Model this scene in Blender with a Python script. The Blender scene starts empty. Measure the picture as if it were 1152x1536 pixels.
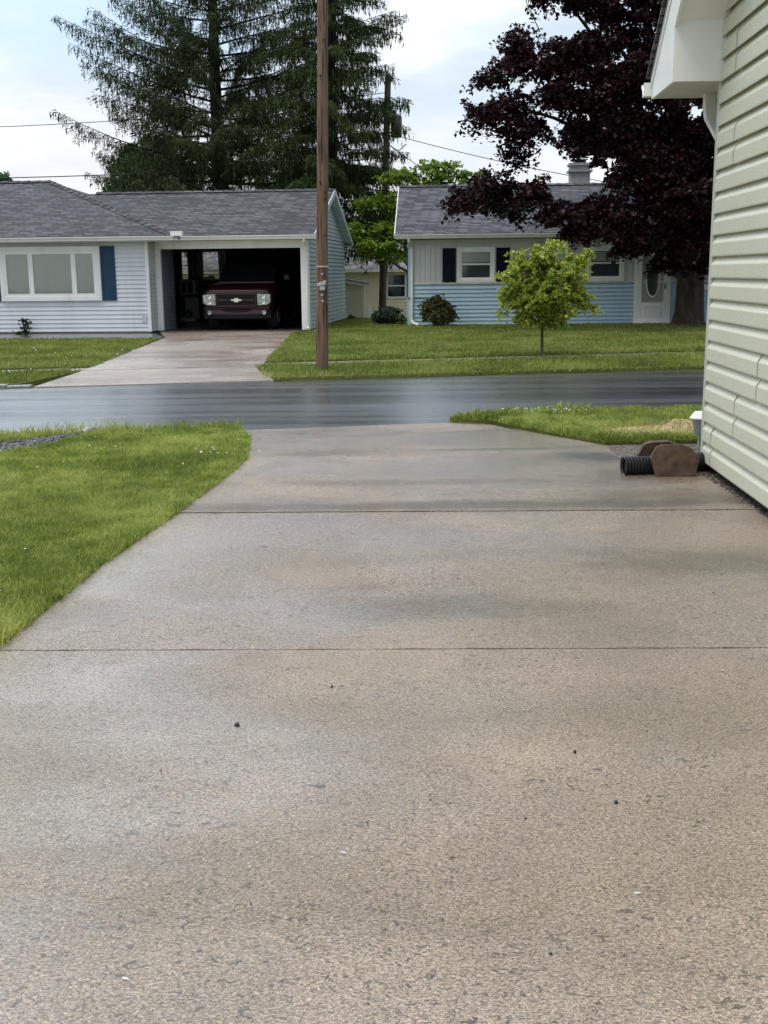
import bpy, bmesh, math, random
import numpy as np
from mathutils import Vector, Matrix
R = math.radians
random.seed(7)
scene = bpy.context.scene
col = scene.collection

# ------------------------------------------------------------------ camera
cam = bpy.data.cameras.new("camera")
cam.sensor_fit = 'VERTICAL'; cam.sensor_height = 36.0; cam.lens = 1700 / 1536 * 36.0
cam.clip_start = 0.05; cam.clip_end = 2000
camo = bpy.data.objects.new("camera", cam); col.objects.link(camo)
th, ro = math.atan((768 - 410) / 1700), 0.010
fw = Vector((0, math.cos(th), -math.sin(th))); up = Vector((0, math.sin(th), math.cos(th))); rt = Vector((1, 0, 0))
rx = (rt - ro * up).normalized(); uy = (up + ro * rt).normalized()
m = Matrix((rx, uy, -fw)).transposed().to_4x4(); m.translation = (0, 0, 1.5)
camo.matrix_world = m
scene.camera = camo
scene.view_settings.view_transform = 'Standard'; scene.view_settings.look = 'None'
scene.view_settings.exposure = 0.78; scene.view_settings.gamma = 1.0

# ------------------------------------------------------------------ world, sun
SUN = Vector((-0.28, -0.22, 0.93)).normalized()
w = bpy.data.worlds.new("World"); scene.world = w; w.use_nodes = True
nt = w.node_tree; nt.nodes.clear()
def NW(t, **k):
    n = nt.nodes.new(t)
    for a, b in k.items(): setattr(n, a, b)
    return n
L = nt.links.new
out = NW('ShaderNodeOutputWorld'); bg = NW('ShaderNodeBackground'); bg.inputs[1].default_value = 0.1
sky = NW('ShaderNodeTexSky', sky_type='NISHITA', sun_disc=False)
sky.sun_elevation = math.asin(SUN.z); sky.sun_rotation = math.atan2(SUN.x, SUN.y)
sky.air_density = 1.0; sky.dust_density = 1.5
tc = NW('ShaderNodeTexCoord'); sp = NW('ShaderNodeSeparateXYZ'); L(tc.outputs['Generated'], sp.inputs[0])
def mth(op, a, b=None, c=None, clamp=False):
    n = NW('ShaderNodeMath', operation=op); n.use_clamp = clamp
    for i, v in enumerate((a, b, c)):
        if v is None: continue
        if isinstance(v, (int, float)): n.inputs[i].default_value = v
        else: L(v, n.inputs[i])
    return n.outputs[0]
den = mth('ADD', mth('MAXIMUM', sp.outputs[2], 0.0), 0.22)
cx = mth('DIVIDE', sp.outputs[0], den); cy = mth('DIVIDE', sp.outputs[1], den)
cb = NW('ShaderNodeCombineXYZ'); L(cx, cb.inputs[0]); L(cy, cb.inputs[1])
def wnoise(scale, det, off, rough=.55, dist=0.0):
    mp = NW('ShaderNodeMapping'); mp.inputs[1].default_value = off; L(cb.outputs[0], mp.inputs[0])
    n = NW('ShaderNodeTexNoise'); n.inputs['Scale'].default_value = scale; n.inputs['Detail'].default_value = det
    n.inputs['Roughness'].default_value = rough; n.inputs['Distortion'].default_value = dist
    L(mp.outputs[0], n.inputs[0]); return n.outputs[0]
def wramp(v, stops):
    r = NW('ShaderNodeValToRGB'); e = r.color_ramp.elements
    while len(e) < len(stops): e.new(0.5)
    for i, (p, c) in enumerate(stops): e[i].position = p; e[i].color = (*c, 1) if len(c) == 3 else c
    L(v, r.inputs[0]); return r.outputs[0]
def wmix(f, a, b):
    n = NW('ShaderNodeMix', data_type='RGBA')
    if isinstance(f, (int, float)): n.inputs[0].default_value = f
    else: L(f, n.inputs[0])
    for v, i in ((a, 6), (b, 7)):
        if isinstance(v, tuple): n.inputs[i].default_value = (*v, 1)
        else: L(v, n.inputs[i])
    return n.outputs[2]
n1 = wnoise(0.9, 7, (3.1, 0.4, 0), .58, .3)
n2 = wnoise(2.2, 6, (7.7, 2.0, 1), .55, .4)
cl = wmix(wramp(n2, [(.36, (0, 0, 0)), (.64, (1, 1, 1))]), (3.7, 4.4, 5.2), (6.9, 6.95, 7.0))
base = wmix(0.80, sky.outputs[0], (3.9, 4.85, 5.9))
skyc = wmix(wramp(n1, [(.41, (0, 0, 0)), (.63, (1, 1, 1))]), base, cl)
low = mth('SUBTRACT', 1.0, mth('MULTIPLY', mth('ABSOLUTE', sp.outputs[2]), 5.5), clamp=True)
warm = mth('MULTIPLY', low, wramp(wnoise(0.5, 3, (1.0, 5.0, 3)), [(.35, (.25,)*3), (.6, (1,)*3)]))
skyc = wmix(mth('MULTIPLY', warm, .8), skyc, (7.4, 6.5, 5.7))
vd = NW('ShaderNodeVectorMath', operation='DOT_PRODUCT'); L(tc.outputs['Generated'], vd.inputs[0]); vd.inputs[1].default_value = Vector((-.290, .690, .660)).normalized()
glow = mth('ADD', 1.0, mth('MULTIPLY', mth('POWER', mth('MAXIMUM', vd.outputs['Value'], 0.0), 22.0), 5.0))  # bright lobe added to the sky above the frame for glare on wet concrete
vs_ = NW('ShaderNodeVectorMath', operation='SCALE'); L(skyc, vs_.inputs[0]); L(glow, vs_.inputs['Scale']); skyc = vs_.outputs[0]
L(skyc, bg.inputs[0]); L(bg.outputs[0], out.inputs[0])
sl = bpy.data.lights.new("sun", 'SUN'); sl.energy = 1.5; sl.angle = R(32); sl.color = (1.0, .92, .80)
so = bpy.data.objects.new("sun", sl); col.objects.link(so)
so.rotation_euler = (-SUN).to_track_quat('-Z', 'Y').to_euler(); so.location = (-10, -5, 20)

# ------------------------------------------------------------------ materials
class NT:
    def __init__(s, name):
        s.m = bpy.data.materials.new(name); s.m.use_nodes = True; s.t = s.m.node_tree; s.t.nodes.clear()
        s.out = s.n('ShaderNodeOutputMaterial'); s.p = s.n('ShaderNodeBsdfPrincipled'); s.l(s.p.outputs[0], s.out.inputs[0])
        s.co = s.n('ShaderNodeTexCoord').outputs['Object']
    def n(s, t, **k):
        x = s.t.nodes.new(t)
        for a, b in k.items(): setattr(x, a, b)
        return x
    def l(s, a, b): s.t.links.new(a, b)
    def put(s, v, i):
        if hasattr(v, 'is_linked'): s.l(v, i)
        elif isinstance(v, tuple) and len(v) == 3 and len(i.default_value) == 4: i.default_value = (*v, 1)
        else: i.default_value = v
    def map(s, sc=(1, 1, 1), rot=0, off=(0, 0, 0), co=None):
        x = s.n('ShaderNodeMapping'); x.inputs[3].default_value = sc; x.inputs[2].default_value = (0, 0, rot); x.inputs[1].default_value = off
        s.l(co or s.co, x.inputs[0]); return x.outputs[0]
    def noise(s, scale, det=4, rough=.55, co=None, dist=0):
        x = s.n('ShaderNodeTexNoise'); x.inputs['Scale'].default_value = scale; x.inputs['Detail'].default_value = det
        x.inputs['Roughness'].default_value = rough; x.inputs['Distortion'].default_value = dist
        s.l(co or s.co, x.inputs[0]); return x.outputs[0]
    def voro(s, scale, co=None, feat='F1', outp=0):
        x = s.n('ShaderNodeTexVoronoi', feature=feat); x.inputs['Scale'].default_value = scale; s.l(co or s.co, x.inputs[0]); return x.outputs[outp]
    def ramp(s, v, *st):
        r = s.n('ShaderNodeValToRGB'); e = r.color_ramp.elements
        while len(e) < len(st): e.new(.5)
        for i, (p, c) in enumerate(st):
            e[i].position = p; c = (c,)*3 if isinstance(c, (int, float)) else c; e[i].color = (*c, 1)
        s.l(v, r.inputs[0]); return r.outputs[0]
    def mix(s, f, a, b, blend='MIX'):
        x = s.n('ShaderNodeMix', data_type='RGBA', blend_type=blend); s.put(f, x.inputs[0]); s.put(a, x.inputs[6]); s.put(b, x.inputs[7]); return x.outputs[2]
    def math(s, op, a, b=0.0, clamp=False):
        x = s.n('ShaderNodeMath', operation=op); x.use_clamp = clamp; s.put(a, x.inputs[0]); s.put(b, x.inputs[1]); return x.outputs[0]
    def bump(s, h, st=.3, dist=.01, nrm=None):
        b = s.n('ShaderNodeBump'); b.inputs['Strength'].default_value = st; b.inputs['Distance'].default_value = dist
        s.l(h, b.inputs['Height'])
        if nrm: s.l(nrm, b.inputs['Normal'])
        return b.outputs[0]
    def set(s, **k):
        for a, v in k.items(): s.put(v, s.p.inputs[a.replace('_', ' ')])
        return s.m
    def island(s): return s.n('ShaderNodeNewGeometry').outputs['Random Per Island']
    def translucent(s, colour, f):
        t = s.n('ShaderNodeBsdfTranslucent'); s.put(colour, t.inputs[0]); x = s.n('ShaderNodeMixShader'); x.inputs[0].default_value = f
        s.l(s.p.outputs[0], x.inputs[1]); s.l(t.outputs[0], x.inputs[2]); s.l(x.outputs[0], s.out.inputs[0])

def sc(c, k): return tuple(min(1, v*k) for v in c)
def paint(name, c, rough=.5, var=.12, vs=2.5, bump=.12, bs=120, spec=.4, metal=0.0, stain=None):
    a = NT(name); v = a.noise(vs, 5)
    colr = a.mix(a.ramp(v, (.3, 0), (.7, 1)), sc(c, 1-var), sc(c, 1+var*.6))
    fine = a.noise(bs, 3)
    colr = a.mix(.12, colr, fine, 'OVERLAY')
    if stain:
        st = a.ramp(a.noise(1.0, 6, .65, a.map((2.2, 2.2, .35))), (.50, 0), (.72, 1))
        colr = a.mix(a.math('MULTIPLY', st, .45), colr, stain)
    return a.set(Base_Color=colr, Roughness=rough, Specular_IOR_Level=spec, Metallic=metal, Normal=a.bump(fine, bump, .004))

def leafmat(name, c0, c1, c2, tr=.35, rough=.5, spec=.3):
    a = NT(name); i = a.island(); v = a.noise(.9, 3)
    f = a.math('ADD', a.math('MULTIPLY', i, .65), a.math('MULTIPLY', a.math('SUBTRACT', v, .3), .6))
    c = a.ramp(f, (.08, c0), (.45, c1), (.92, c2))
    a.set(Base_Color=c, Roughness=rough, Specular_IOR_Level=spec)
    a.translucent(a.mix(.0, c, c), tr); return a.m

def grass_ground(name='turf', k=1.0):
    a = NT(name); v = a.noise(.55, 6, .6); f = a.noise(38, 4, .7)
    c = a.ramp(v, (.28, sc((.085, .105, .028), k)), (.5, sc((.120, .150, .036), k)), (.66, sc((.175, .180, .060), k)), (.78, sc((.24, .20, .10), k)))
    c = a.mix(.55, c, a.ramp(f, (.25, (.18, .18, .18)), (.75, (.85, .85, .85))), 'OVERLAY')
    return a.set(Base_Color=c, Roughness=.9, Specular_IOR_Level=.15, Normal=a.bump(f, .8, .04))

def grass_blades(name, c0, c1, c2, dry=(.30, .24, .10)):
    a = NT(name); i = a.island(); v = a.noise(.8, 4); v2 = a.noise(5.0, 3)
    f = a.math('ADD', a.math('MULTIPLY', i, .5), a.math('MULTIPLY', a.math('ADD', a.math('SUBTRACT', v, .5), a.math('MULTIPLY', a.math('SUBTRACT', v2, .5), .6)), 1.5))
    c = a.ramp(f, (0, c0), (.3, c1), (.62, c2), (.97, c2), (1.0, dry))
    a.set(Base_Color=c, Roughness=.42, Specular_IOR_Level=.35); a.translucent(c, .4); return a.m

def concrete(name, c, wet=1.0, seed=0.0, stains=True, spots=(), film=()):
    a = NT(name); o = a.map(off=(seed, seed*.7, 0))
    big = a.noise(.42, 5, .6, o); mid = a.noise(1.7, 5, .62, o, .6); fine = a.noise(230, 3, .75, o)
    grain = a.noise(150, 3, .62, a.map((.72, 1.1, 1), off=(seed, 0, 0)), .8)
    worm = a.noise(34, 5, .68, a.map((.78, 1.05, 1), rot=.25, off=(seed, 0, 0)), 1.6)
    wpatch = a.noise(1.3, 4, .6, a.map((1, 1, 1), off=(4+seed, 9, 0)))
    band = a.noise(1.0, 4, .6, a.map((.25, 1.3, 1), off=(seed*2, 3, 0)))
    col_ = a.mix(a.ramp(big, (.3, 0), (.7, 1)), sc(c, .72), sc(c, 1.18))
    col_ = a.mix(a.ramp(mid, (.34, .5), (.60, 0)), col_, sc(c, .66))
    if stains:
        col_ = a.mix(a.math('MULTIPLY', a.ramp(band, (.48, 0), (.70, 1)), .5), col_, (.170, .135, .080))
    dn = a.noise(2.6, 4, .6, a.map((1, 1.4, 1), off=(11, 4, 0)))
    def spot(x, y, rx, ry):
        v = a.n('ShaderNodeVectorMath', operation='LENGTH'); a.l(a.map((1/rx, 1/ry, 0), off=(-x/rx, -y/ry, 0)), v.inputs[0])
        return a.ramp(a.math('ADD', v.outputs['Value'], a.math('MULTIPLY', a.math('SUBTRACT', dn, .5), 1.5)), (.35, 1), (1.0, 0))
    for x, y, rx, ry, cc, k in spots: col_ = a.mix(a.math('MULTIPLY', spot(x, y, rx, ry), k), col_, cc)
    col_ = a.mix(.70, col_, a.ramp(grain, (.36, .06), (.64, .94)), 'OVERLAY')  # concrete grain, its colour contrast raised to stand in for wet glints
    col_ = a.mix(.50, col_, a.ramp(fine, (.34, .08), (.66, .92)), 'OVERLAY')
    pit = a.math('MULTIPLY', a.ramp(worm, (.375, 1), (.43, 0)), a.ramp(wpatch, (.36, .25), (.56, 1)))
    col_ = a.mix(pit, col_, sc(c, .20))
    sr = a.n('ShaderNodeSeparateColor'); a.l(a.voro(210, o, outp=1), sr.inputs[0])
    col_ = a.mix(a.ramp(sr.outputs[0], (.985, 0), (.992, .55)), col_, (.62, .58, .53))
    col_ = a.mix(a.ramp(sr.outputs[1], (.970, 0), (.985, .6)), col_, (.06, .05, .045))
    wetm = a.noise(.55, 4, .55, a.map((.8, 1.2, 1), off=(seed*3+2, 1, 0)), .5)
    rough = a.ramp(wetm, (.36, .12), (.50, .24), (.66, .40))
    cw = a.ramp(wetm, (.38, 1), (.58, .12))
    for f_ in film: sp_ = spot(*f_); rough = a.mix(a.math('MULTIPLY', sp_, .85), rough, (.14, .14, .14)); cw = a.mix(sp_, cw, (1, 1, 1))
    h = a.math('ADD', a.math('MULTIPLY', grain, .75), a.math('ADD', a.math('MULTIPLY', fine, .2), a.math('MULTIPLY', worm, .95)))
    bst = a.n('ShaderNodeBump'); bst.inputs['Distance'].default_value = .011; a.l(h, bst.inputs['Height']); a.l(a.ramp(wetm, (.32, .28), (.55, .62)), bst.inputs['Strength'])
    return a.set(Base_Color=col_, Roughness=rough, Specular_IOR_Level=.5, Coat_Weight=a.math('MULTIPLY', cw, .9*wet), Coat_Roughness=.18, Coat_Normal=bst.outputs[0], Normal=bst.outputs[0])

def asphalt():
    a = NT('wet_asphalt'); rot = -math.atan(.2)
    st = a.noise(1.0, 5, .6, a.map((.10, 1.3, 1), rot)); fine = a.noise(170, 3, .7); mid = a.noise(.5, 4)
    c = a.mix(a.ramp(st, (.35, 0), (.65, 1)), (.030, .031, .033), (.068, .069, .071))
    c = a.mix(.7, c, a.ramp(fine, (.35, .1), (.65, .9)), 'OVERLAY')
    r = a.ramp(st, (.38, .18), (.50, .28), (.66, .45))
    return a.set(Base_Color=c, Roughness=r, Specular_IOR_Level=.8, Coat_Weight=.8, Coat_Roughness=.26, Normal=a.bump(a.mix(.3, fine, mid), .20, .004))

def shingles(name, c, seed=0.0):
    a = NT(name); s = a.n('ShaderNodeSeparateXYZ'); a.l(a.co, s.inputs[0])
    x = a.math('ADD', s.outputs[0], a.math('MULTIPLY', s.outputs[1], 1.0)); y = a.math('MULTIPLY', s.outputs[2], 3.1)
    cbn = a.n('ShaderNodeCombineXYZ'); a.l(x, cbn.inputs[0]); a.l(y, cbn.inputs[1]); cbn.inputs[2].default_value = 0
    mp = a.map((1, 1, 1), off=(seed, seed, 0), co=cbn.outputs[0])
    def br(bw, sq):
        b = a.n('ShaderNodeTexBrick'); b.inputs['Scale'].default_value = 1; b.inputs['Brick Width'].default_value = bw; b.inputs['Row Height'].default_value = .15
        b.inputs['Mortar Size'].default_value = .016; b.inputs['Mortar Smooth'].default_value = .3; b.inputs['Bias'].default_value = 0
        b.offset = sq; b.offset_frequency = 2
        b.inputs['Color1'].default_value = (0, 0, 0, 1); b.inputs['Color2'].default_value = (1, 1, 1, 1); b.inputs['Mortar'].default_value = (.5, .5, .5, 1)
        a.l(mp, b.inputs[0]); return b
    b = br(.31, .37); b2 = br(.83, .61)
    wn = a.noise(2.6, 4, .6, mp); fine = a.noise(70, 3, .7, mp)
    v = a.mix(.22, b.outputs[0], b2.outputs[0]); v = a.mix(.22, v, wn)
    cc = a.ramp(v, (.25, sc(c, .58)), (.5, c), (.78, sc(c, 1.55)))
    cc = a.mix(.35, cc, fine, 'OVERLAY')
    cc = a.mix(a.math('MULTIPLY', b.outputs[1], .9), cc, sc(c, .12))
    big = a.noise(.35, 4, .6); cc = a.mix(a.ramp(big, (.4, .0), (.75, .35)), cc, sc(c, .6))
    h = a.math('SUBTRACT', a.math('MULTIPLY', v, .5), b.outputs[1])
    return a.set(Base_Color=cc, Roughness=.85, Specular_IOR_Level=.3, Normal=a.bump(h, .6, .02))

def wood(name, c, rough=.8):
    a = NT(name); g = a.noise(9, 6, .65, a.map((3, 3, .16))); g2 = a.noise(2.0, 4, .6, a.map((1, 1, .25)))
    cr = a.ramp(a.noise(14, 4, .7, a.map((2.6, 2.6, .07))), (.40, 1), (.47, 0))
    cc = a.mix(a.ramp(g, (.3, 0), (.7, 1)), sc(c, .5), sc(c, 1.45)); cc = a.mix(a.ramp(g2, (.4, 0), (.7, .55)), cc, (.20, .16, .13))
    cc = a.mix(cr, cc, sc(c, .16))
    return a.set(Base_Color=cc, Roughness=rough, Specular_IOR_Level=.25, Normal=a.bump(g, .8, .012))

def bark(name, c):
    a = NT(name); g = a.noise(7, 6, .7, a.map((2.2, 2.2, .3)), .4)
    return a.set(Base_Color=a.mix(a.ramp(g, (.32, 0), (.68, 1)), sc(c, .35), sc(c, 1.5)), Roughness=.95, Specular_IOR_Level=.1, Normal=a.bump(g, 1.0, .05))

def glass(name, c=(.035, .045, .055), rough=.06):
    a = NT(name); n = a.noise(1.3, 2)
    return a.set(Base_Color=a.mix(n, sc(c, .7), sc(c, 1.3)), Roughness=rough, Specular_IOR_Level=.7, Normal=a.bump(n, .04, .03))

MT = dict(
    turf=grass_ground(), turf_far=grass_ground('turf_far', 1.0),
    blade=grass_blades('grass_blades', (.145, .200, .034), (.315, .385, .074), (.52, .54, .165)),
    blade_far=grass_blades('far_grass_blades', (.130, .166, .033), (.238, .288, .056), (.380, .380, .118)),
    blade_dry=grass_blades('straw_blades', (.22, .17, .07), (.36, .28, .13), (.48, .38, .20)),
    concrete=concrete('concrete', (.332, .260, .195), film=((.15, 3.75, .5, .45), (-1.0, 3.4, .75, 1.1), (-.9, 6.2, .5, .8), (-.55, 2.1, .5, .6), (.4, 6.3, .6, .3), (-.6, 8.8, .5, .5)),
        spots=((.5, 7.30, 4.2, .20, (.095, .058, .024), .8), (1.75, 9.22, .50, .36, (.050, .040, .030), .9), (2.0, 7.55, .7, .4, (.085, .066, .026), .65), (1.0, 9.72, .9, .10, (.06, .05, .04), .6), (.2, 8.15, 1.5, .18, (.10, .072, .036), .5),
               (1.65, 5.75, .65, .45, (.085, .070, .038), .6), (-.06, 5.35, .16, .12, (.22, .10, .075), .5), (.3, 5.0, .8, .25, (.11, .082, .045), .5), (-.5, 9.6, .5, .25, (.07, .06, .05), .5))), concrete2=concrete('concrete_far', (.40, .325, .275), .3, 5.0),
    apron=concrete('apron_aggregate', (.29, .225, .185), .8, 9.0), walk=concrete('walk_concrete', (.32, .28, .22), .4, 3.0),
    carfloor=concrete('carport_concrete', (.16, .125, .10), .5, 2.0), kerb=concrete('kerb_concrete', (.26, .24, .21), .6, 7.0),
    asphalt=asphalt(), soil=paint('soil', (.085, .062, .045), .95, .4, 9, 1.0, 40, .1), joint=paint('joint_dirt', (.035, .028, .02), .95, .3, 9),
    roof1=shingles('dark_grey_shingles', (.078, .078, .086)), roof2=shingles('blue_grey_shingles', (.092, .097, .112), 3.0),
    roof3=shingles('brown_grey_shingles', (.20, .185, .185), 6.0),
    side1=paint('pale_grey_siding', (.63, .655, .70), .45, .06, 1.2, .1, 90, stain=(.42, .44, .46)),
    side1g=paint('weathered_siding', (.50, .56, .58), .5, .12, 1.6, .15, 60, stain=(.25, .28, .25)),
    side2=paint('blue_siding', (.39, .535, .625), .5, .07, 1.2, .1, 90, stain=(.22, .36, .48)), side2w=paint('vertical_grey_boards', (.55, .555, .56), .5, .08, 1.4, .1, 80, stain=(.38, .38, .36)),
    side3=paint('cream_siding', (.66, .60, .45), .55, .06, 1.5), trim=paint('white_trim', (.78, .785, .77), .4, .06, 2.5, .06, stain=(.52, .52, .47)),
    greywhite=paint('aged_white', (.60, .61, .60), .5, .15, 3, .15, stain=(.3, .3, .27)),
    shut1=paint('steel_blue_shutter', (.017, .052, .105), .5, .15, spec=.25), shut2=paint('navy_shutter', (.004, .006, .016), .6, .1, spec=.12),
    dark=paint('dark_interior', (.020, .020, .024), .8, .2), darkwall=paint('dark_wall_boards', (.16, .18, .21), .8, .2),  # carport shade put into the dark colour of ceiling and inner walls
    glass=glass('window_glass'), glassc=glass('curtained_glass', (.26, .29, .27), .12), curtain=None, glassd=glass('dark_glass', (.012, .014, .018), .05),
    pole=wood('pole_wood', (.165, .098, .066)), rpole=wood('grey_pole_wood', (.10, .075, .06)), steel=paint('galvanised_steel', (.45, .46, .47), .4, .15, 8, .1, 60, .5, .6),
    black=paint('black_plastic', (.012, .012, .014), .38, .2, 6, .1, 60, .5), wire=paint('cable_black', (.02, .02, .022), .6),
    bark_d=bark('dark_bark', (.020, .019, .018)), bark_m=bark('maple_bark', (.080, .062, .050)), bark_s=bark('sapling_bark', (.14, .12, .09)),
    paver=paint('brown_paver', (.090, .056, .036), .6, .6, 16, 1.0, 90, .4, stain=(.035, .026, .018)), gravel=None,
    car=None, chrome=paint('chrome', (.75, .76, .78), .15, .05, 5, 0, 50, .5, 1.0), lens=None, rubber=paint('tyre_rubber', (.012, .012, .012), .85, .2),
    amber=paint('bright_metal', (.85, .82, .70), .25, .05, 5, 0, 50, .5, .3),
)
def mk_gravel(name, c0, c1):
    a = NT(name); i = a.island(); n = a.noise(60, 3)
    return a.set(Base_Color=a.mix(.4, a.ramp(i, (0, c0), (1, c1)), n, 'OVERLAY'), Roughness=.5, Specular_IOR_Level=.5)
MT['gravel'] = mk_gravel('dark_gravel', (.022, .022, .025), (.15, .145, .14)); MT['gravel_b'] = mk_gravel('brown_gravel', (.05, .04, .032), (.24, .195, .16))
MT['block'] = paint('chimney_block', (.36, .36, .36), .8, .2, 5, .4, 40, .2)
MT['grit'] = paint('grit_bed', (.135, .115, .100), .8, .35, 30, 1.0, 90, .3)
MT['straw'] = paint('straw_ground', (.44, .345, .20), .95, .35, 14, 1.0, 60, .1, stain=(.27, .22, .10))
MT['needle'] = leafmat('spruce_needles', (.013, .025, .009), (.030, .050, .015), (.072, .092, .026), .15, .6, .2)
MT['needle2'] = leafmat('green_spruce_needles', (.014, .028, .010), (.034, .060, .017), (.085, .110, .030), .15, .6, .2)
MT['maple'] = leafmat('purple_leaves', (.007, .004, .006), (.018, .007, .010), (.068, .017, .020), .22, .5, .25)
MT['lime'] = leafmat('lime_leaves', (.075, .15, .018), (.17, .28, .032), (.30, .40, .06), .42)
MT['sap'] = leafmat('yellow_green_leaves', (.12, .20, .028), (.34, .42, .055), (.66, .62, .15), .45, .4, .35)
MT['mid'] = leafmat('mid_green_leaves', (.020, .055, .018), (.045, .105, .030), (.085, .16, .045), .30)
MT['bushb'] = leafmat('olive_bush_leaves', (.030, .040, .018), (.062, .070, .027), (.17, .13, .055), .2)
MT['juniper'] = leafmat('juniper_leaves', (.016, .036, .020), (.035, .068, .032), (.07, .11, .05), .2)
def mk_curtain():
    a = NT('sheer_curtain'); n = a.noise(5, 3, .5, a.map((1, 1, .08)))
    return a.set(Base_Color=a.mix(n, (.54, .535, .47), (.70, .69, .62)), Roughness=.9)
MT['curtain'] = mk_curtain(); MT['matt'] = paint('matt_black', (.010, .010, .011), .6, .2, 6, .1, 60, .2)
def mk_clear():
    a = NT('clear_pane'); g = a.n('ShaderNodeBsdfGlossy'); g.inputs[1].default_value = .04; t = a.n('ShaderNodeBsdfTransparent')
    g.inputs[0].default_value = (.9, .95, 1, 1); t.inputs[0].default_value = (.93, .94, .92, 1)
    f = a.n('ShaderNodeFresnel'); f.inputs[0].default_value = 1.6; mx = a.n('ShaderNodeMixShader'); a.l(f.outputs[0], mx.inputs[0]); a.l(t.outputs[0], mx.inputs[1]); a.l(g.outputs[0], mx.inputs[2])
    a.l(mx.outputs[0], a.out.inputs[0]); return a.m
MT['clear'] = mk_clear()
def mk_car():
    a = NT('maroon_car_paint'); n = a.noise(400, 2)
    return a.set(Base_Color=a.mix(n, (.026, .004, .007), (.040, .006, .010)), Roughness=.28, Metallic=.35, Coat_Weight=.25, Coat_Roughness=.12)
MT['car'] = mk_car()
def mk_lens():
    a = NT('headlamp_lens'); v = a.voro(14)
    return a.set(Base_Color=a.ramp(v, (.1, (.62, .66, .66)), (.5, (.25, .29, .28)), (.9, (.45, .49, .49))), Roughness=.12, Metallic=.55, Specular_IOR_Level=.8)
MT['lens'] = mk_lens()
def mk_green_siding():
    a = NT('sage_vinyl'); f = a.noise(120, 3, .7, a.map((1, .30, 1))); sp_ = a.noise(160, 2, .7); big = a.noise(.8, 3)
    c = a.mix(a.ramp(big, (.3, 0), (.7, 1)), (.545, .540, .410), (.605, .595, .465))
    c = a.mix(a.ramp(f, (.50, 0), (.66, .75)), c, (.76, .76, .67)); c = a.mix(a.ramp(sp_, (.32, .6), (.46, 0)), c, (.39, .40, .29))
    return a.set(Base_Color=c, Roughness=.42, Specular_IOR_Level=.4, Normal=a.bump(f, .12, .002))
MT['sage'] = mk_green_siding()
MT['sage_trim'] = paint('sage_trim', (.46, .47, .40), .45, .06)
MT['soffit'] = paint('soffit_white', (.80, .80, .78), .45, .05, 3, .05)

# ------------------------------------------------------------------ helpers
class MB:
    def __init__(s): s.v, s.f, s.mi = [], [], []
    def add(s, vs, fs):
        o = len(s.v); s.v += [tuple(p) for p in vs]; s.f += [tuple(i + o for i in f) for f in fs]; return s
    def box(s, x0, y0, z0, x1, y1, z1):
        v = [(x, y, z) for z in (z0, z1) for y in (y0, y1) for x in (x0, x1)]
        return s.add(v, [(0, 2, 3, 1), (4, 5, 7, 6), (0, 1, 5, 4), (2, 6, 7, 3), (0, 4, 6, 2), (1, 3, 7, 5)])
    def poly(s, pts): return s.add(pts, [tuple(range(len(pts)))])
    def prism(s, pts, d):                       # pts: planar loop (3-D), d: extrusion vector
        n = len(pts); a = [Vector(p) for p in pts]; b = [p + Vector(d) for p in a]
        return s.add(a + b, [tuple(reversed(range(n))), tuple(range(n, 2*n))] + [(i, (i+1) % n, n + (i+1) % n, n + i) for i in range(n)])
    def tube(s, path, rad, n=8, cap=True):
        P = [Vector(p) for p in path]; k = len(P); rad = rad if hasattr(rad, '__len__') else [rad]*k; vs = []
        u = None
        for i in range(k):
            d = (P[min(i+1, k-1)] - P[max(i-1, 0)]).normalized()
            if u is None: u = d.orthogonal().normalized()
            else: u = (u - d*u.dot(d)).normalized()
            q = d.cross(u)
            vs += [P[i] + rad[i]*(u*math.cos(6.28319*j/n) + q*math.sin(6.28319*j/n)) for j in range(n)]
        fs = [(i*n+j, i*n+(j+1) % n, (i+1)*n+(j+1) % n, (i+1)*n+j) for i in range(k-1) for j in range(n)]
        if cap: fs += [tuple(reversed(range(n))), tuple(range((k-1)*n, k*n))]
        return s.add(vs, fs)
    def loft(s, secs, cap=True):
        n = len(secs[0]); vs = [p for q in secs for p in q]
        fs = [(i*n+j, i*n+(j+1) % n, (i+1)*n+(j+1) % n, (i+1)*n+j) for i in range(len(secs)-1) for j in range(n)]
        if cap: fs += [tuple(reversed(range(n))), tuple(range((len(secs)-1)*n, len(secs)*n))]
        return s.add(vs, fs)
    def build(s, name, mat, parent=None, smooth=None, bevel=0):
        me = bpy.data.meshes.new(name); me.from_pydata(s.v, [], s.f); me.materials.append(mat)
        bm = bmesh.new(); bm.from_mesh(me); bmesh.ops.recalc_face_normals(bm, faces=bm.faces); bm.to_mesh(me); bm.free()
        if smooth:
            me.polygons.foreach_set('use_smooth', [True]*len(me.polygons)); me.set_sharp_from_angle(angle=R(smooth))
        o = bpy.data.objects.new(name, me); col.objects.link(o)
        if parent: o.parent = parent
        if bevel:
            b = o.modifiers.new('bevel', 'BEVEL'); b.width = bevel; b.segments = 2; b.limit_method = 'ANGLE'
        return o
def tag(o, label=None, cat=None, group=None, kind=None):
    for k, v in (('label', label), ('category', cat), ('group', group), ('kind', kind)):
        if v: o[k] = v
    return o
def thing(name, label, cat, loc=(0, 0, 0), rz=0, group=None):
    o = bpy.data.objects.new(name, None); col.objects.link(o); o.location = loc; o.rotation_euler = (0, 0, rz); o.empty_display_size = .2
    return tag(o, label, cat, group)
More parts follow.
